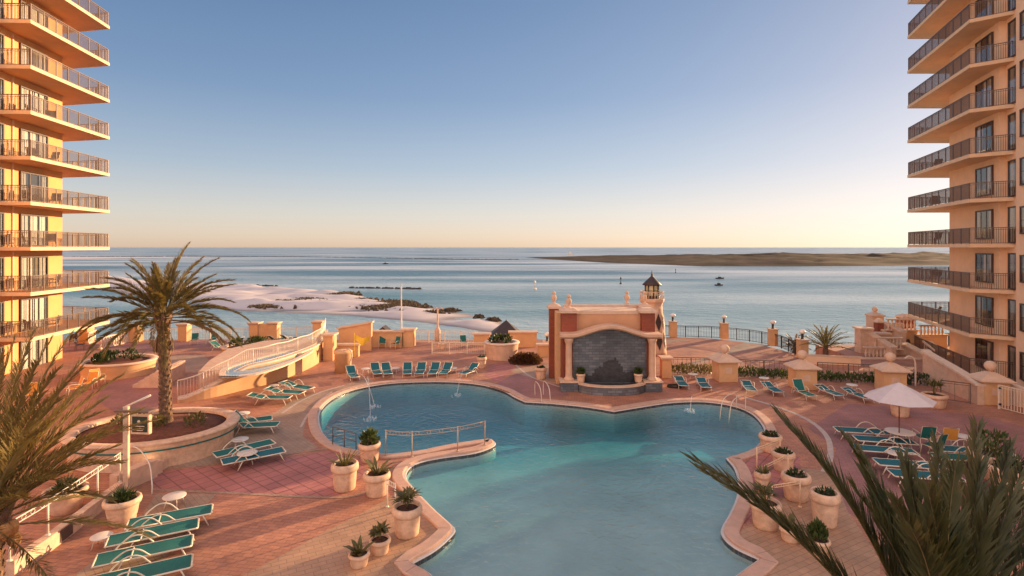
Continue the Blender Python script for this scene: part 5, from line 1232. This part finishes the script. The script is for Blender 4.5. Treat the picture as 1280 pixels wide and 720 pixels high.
t = thing('garden_wall', 'low cream wall sloping down behind the gate at the right edge', 'wall', P6[0]); zz = [1.35,1.0,.8]; q = MB(); q.loft([[Vector((*R_[i],0)),Vector((*L_[i],0)),Vector((*L_[i],zz[i])),Vector((*R_[i],zz[i]))] for i in range(3)]); q.build('wall', M['cream'], t)
ga, gb = G(1249,511), G(1318,529)
t = thing('gate', 'pale barred metal gate hinged on the ball topped pillar at the right edge', 'gate', ga); q = MB(); fence_run(q, [tuple(ga.to_2d()), tuple(gb.to_2d())], 0, 1.25, .14, 2.6, .014, .04); q.build('bars', M['cream_metal'], t)
for z_ in (.25, 1.1): q = MB(); q.box((ga.x+.02,ga.y-.03,z_), (.12,.08,.1)); q.build('hinge', M['dark_metal'], t)
metal_fence('thin metal fence panel before the sloping cream wall right of the yellow green tub', [G(1176,500), G(1213,505)], 1.1, 'bronze', pick=.6, post=2.5)
# curly handrail near the stairs
g = G(1160,490)+Vector((0,1,0)); t = thing('handrail', 'cream hooked handrail at the top of the sloping cream wall', 'handrail', g); q = MB(); q.tube(smooth_path([g, g+Vector((0,0,1.3)), g+Vector((-.1,0,1.75)), g+Vector((-.4,0,1.9)), g+Vector((-.65,0,1.75))], 5), .05, 6); q.build('rail', M['cream'], t)
# terraced stair house with stone balustrades
def terr(name, label, x0, x1, D, dep, ytop, m='stone_pale', z0=0.0, capm='stone_cap', cat='wall'):
    xa, xb = (x0-HX)/F*D, (x1-HX)/F*D; return block(name, label, [(xa,D),(xb,D),(xb,D+dep),(xa,D+dep)], z0, zt_(ytop,D), m, True, cat, capm)
terr('terrace_wall', 'leftmost tall pale stone wall of the stair terrace above the small palm', 1076, 1090, 43.6, .8, 412)
terr('terrace_wall', 'long pale wall stepping up behind the leftmost terrace wall', 1090, 1112, 43.9, .5, 418)
terr('terrace_wall', 'orange lit wall with coping in the middle of the stair terrace', 1105, 1147, 45.2, .5, 414, 'stucco_wall')
terr('terrace_wall', 'pale wall below the orange lit one on the stair terrace', 1112, 1136, 43.0, .4, 432)
terr('terrace_wall', 'wide peach wall at the foot of the stair terrace above the third ball pillar', 1078, 1160, 41.3, .3, 450)
terr('terrace_wall', 'peach wall joining the stair terrace to the right tower', 1148, 1184, 44.9, .4, 420, 'stucco_peach')
terr('terrace_wall', 'stone block beside the dark railing at the right tower foot', 1158, 1184, 41.9, .5, 440, 'stone_pale')
def sq_pier(label, x0, x1, D, ytop, yb, m='brickred', ball=False):
    xa, xb = (x0-HX)/F*D, (x1-HX)/F*D; w_ = xb-xa; z1 = zt_(ytop,D); t = thing('pillar', label, 'pillar', ((xa+xb)/2,D+w_/2,0)); q = MB(); q.box(((xa+xb)/2,D+w_/2,z1/2), (w_*.86,w_*.86,z1)); q.build('shaft', M[m], t)
    q = MB(); q.box(((xa+xb)/2,D+w_/2,z1+.08), (w_,w_,.16), 0, 0, .03); q.lathe(((xa+xb)/2,D+w_/2,z1+.16), [(w_*.6,0),(.15,.2)], 4, 0, False, ph=.5); q.build('cap', M['stone_cap'], t)
    if ball: q = MB(); q.lathe(((xa+xb)/2,D+w_/2,z1+.34), [(.08,0),(.2,.12),(.24,.25),(.18,.4),(.05,.5)], 14); q.build('ball', M['stone_cap'], t)
    return t
sq_pier('ball topped pier at the seaward end of the stair terrace', 1091, 1107, 47.0, 396, 412, 'stone_pale', True)
sq_pier('red brick pier with stone cap under the lowest right balcony', 1129, 1144, 46.5, 398, 412)
sq_pier('brick pier below the seaward ball pier of the stair terrace', 1097, 1106, 45.4, 404, 416)
t_ = balustrade('balustrade', 'small stone balustrade between brick pier and seaward pier of the stair terrace', AT(1108,405,46.8)*1, AT(1129,406,46.8)*1, .9, 1.05, 'stone_cap')
# sloped coping walls of the stairs
def slope_wall(label, p0, p1, D0, D1, th=.35, m='stone_pale'):
    a = AT(p0[0],p0[1],D0); b = AT(p1[0],p1[1],D1); t = thing('stair_wall', label, 'wall', (a.x,a.y,0)); L_, R_ = strip([a,b], th/2, -th/2); q = MB()
    q.loft([[Vector((*R_[i],0)),Vector((*L_[i],0)),Vector((*L_[i],p.z)),Vector((*R_[i],p.z))] for i, p in enumerate((a,b))]); q.build('wall', M[m], t)
    L_, R_ = strip([a,b], th/2+.12, -th/2-.12); q = MB(); q.loft([[Vector((*R_[i],p.z+.003)),Vector((*L_[i],p.z+.003)),Vector((*L_[i],p.z+.14)),Vector((*R_[i],p.z+.14))] for i, p in enumerate((a,b))]); q.build('coping', M['stone_cap'], t); return t
slope_wall('sloping stair wall descending right from the leftmost terrace wall', (1078,411), (1118,436), 44.4, 41.6)
slope_wall('sloping stair wall in the upper middle of the stair terrace', (1106,404), (1130,416), 46.2, 44.0)
slope_wall('sloping stair wall descending to the block by the right tower', (1130,430), (1162,447), 43.4, 40.8)
slope_wall('short sloping stair wall under the right tower balcony', (1158,428), (1174,440), 43.2, 41.2)
# tables under the right tower balcony
CB.put(G(1168,447)+Vector((0,2.2,0)), R(30), 'dark chair in the recess under the right tower balcony', 'chairs on the right deck')
# far fence and low pale wall between hedge and terrace
metal_fence('thin bronze fence behind the hedge left of the first ball pillar', [G(836,464), G(892,465)], .95, 'bronze', pick=.3, post=1.5)
metal_fence('thin bronze fence behind the hedge between the two ball pillars', [G(920,467), G(990,470)], .95, 'bronze', pick=.3, post=1.5)
metal_fence('thin bronze fence behind the hedge right of the second ball pillar', [G(1022,471), G(1100,475)], .95, 'bronze', pick=.3, post=1.5)
a, b = G(1006,455), G(1076,458); t = block('low_wall', 'low peach wall below the small palm at the deck edge', [(a.x,a.y),(b.x,b.y),(b.x,b.y+.3),(a.x,a.y+.3)], 0, .55, 'stucco_peach')
# ================================================================ SIGN POST, BUOYS, BOATS
g = G(158,622); t = thing('sign_post', 'cream post with a small dark green notice box, beside the steps at left', 'sign', g); q = MB(); q.box((g.x,g.y,1.55), (.15,.15,3.1), .2, 0, .015); q.build('post', M['pot'], t)
D_ = g.y; zc_ = zt_(530,D_); q = MB(); q.box((g.x+.52,g.y-.02,zc_), (.66,.14,.66), -.1, 0, .02); bx = q.build('notice_box', M['pot'], t)
q = MB(); q.box((g.x+.52,g.y-.10,zc_+.02), (.54,.02,.52), -.1); q.build('notice_panel', mat("notice_green", (.02,.04,.025), .4), bx)
q = MB(); q.lathe((0,0,0), [(.001,0),(.055,0)], 6, 0, False, caps=False); q.v = [(g.x+.50+v[0], g.y-.117, zc_+.12+v[1]) for v in q.v]; q.f = [f[::-1] for f in q.f]
for k in range(3): q.box((g.x+.52,g.y-.116,zc_-.04-.07*k), (.36-.06*k,.006,.022), -.1)
q.build('notice_print', M['cream'], bx)
q = MB(); q.box((g.x+.30,g.y,zc_+.46), (1.25,.34,.07), -.1, 0, .02); q.build('hood', M['bronze'], t)
q = MB(); q.tube([(g.x-.1,g.y,zc_+.55),(g.x+.75,g.y+.1,zc_+.95)], .035, 8); q.build('arm', M['white_paint'], t)
L0 = G(182,590); t = thing('wall_light', 'tiny lit round light at the foot of the big oval planter', 'light', (L0.x,L0.y,0)); pl = AT(184,581,20.45)
em = bpy.data.materials.new("lit_bulb"); em.use_nodes = True; b_ = em.node_tree.nodes["Principled BSDF"]; b_.inputs["Emission Color"].default_value = (1,.75,.45,1); b_.inputs["Emission Strength"].default_value = 6
q = MB(); q.lathe(pl, [(.02,-.08),(.08,-.05),(.10,0),(.08,.05),(.02,.08)], 12); q.build('bulb', em, t)
q = MB(); q.tube([(pl.x,pl.y,0),(pl.x,pl.y,pl.z-.08)], .02, 6); q.build('stem', M['bronze'], t)
def buoy(label, x, yb, yt, white, D=None):
    g = GS(x, yb); t = thing('channel_marker', label, 'buoy', g); k = g.y/F; h = (yb-yt)*k; q = MB(); q.lathe(g, [(h*.16,-.3),(h*.18,h*.12),(h*.10,h*.2)], 12); q.build('float', M['white_paint' if white else 'dark_metal'], t)
    q = MB(); q.tube([g, g+Vector((0,0,h))], [h*.06,h*.03], 6); q.lathe(g+Vector((0,0,h*.6)), [(h*.04,0),(h*.12,h*.1),(h*.10,h*.28),(h*.02,h*.36)], 8); q.build('mast', M['white_paint' if white else 'dark_metal'], t)
buoy('white channel buoy on the water above the fountain, left side', 668.5, 362, 350, True)
buoy('dark post marker on the water straight above the fountain', 776, 355, 346, False)
buoy('small dark marker on the far water left of the two boats', 844.5, 341, 336, False)
def boat(label, x, y, L, m1, cab, rz=0):
    g = GS(x, y); t = thing('motor_boat', label, 'boat', g); q = MB(); hw = L*.15; M3 = Matrix.Rotation(rz, 3, 'Z'); g_ = g
    def ringb(s, z): return [g_+M3@Vector(p) for p in ((-L/2*s,-hw*s,z),(L*.2*s,-hw*s,z),(L/2*s,0,z+L*.03),(L*.2*s,hw*s,z),(-L/2*s,hw*s,z))]
    q.loft([ringb(.85,-.3), ringb(1,L*.10), ringb(.95,L*.13)]); q.build('hull', M[m1], t)
    q = MB(); cc = g_+M3@Vector((-L*.05,0,L*.13+cab*.5)); q.box(cc, (L*.3,hw*1.3,cab), rz, 0, cab*.15); q.build('cabin', M['room'] if m1 == 'dark_metal' else M['white_paint'], t)
    if m1 == 'dark_metal': q = MB(); q.tube([g_+M3@Vector((-L*.1,0,L*.13)), g_+M3@Vector((-L*.1,0,L*.45))], .05, 5); q.build('mast', M['dark_metal'], t)
boat('dark small motor boat on the water right of the lighthouse, lower of the two', 899, 357, 3.4, 'dark_metal', .5, .2)
boat('dark boat on the far water just above the other dark boat', 900, 348.5, 4, 'dark_metal', .4, .1)
boat('white ship near the horizon above the left tip of the far island', 713, 318.6, 14, 'white_paint', 4, .1)
boat('tiny dark boat on the far water above the sandbar', 482, 330, 5, 'dark_metal', .6, 0)

for lab, x0, x1, D0, yb in (('stone balustrade on the upper level of the stair terrace', 1108, 1146, 45.0, 413), ('stone balustrade on the middle level of the stair terrace', 1092, 1128, 42.8, 437), ('stone balustrade at the foot of the stair terrace left side', 1080, 1108, 42.2, 449), ('stone balustrade on top of the peach wall by the right tower', 1149, 1180, 44.7, 421)):
    a = AT(x0, yb, D0); b = AT(x1, yb+1, D0); zb = (a.z+b.z)/2; a.z = b.z = zb
    balustrade('balustrade', lab, a, b, .95, zb, 'stone_cap', group='balustrades of the stair terrace')
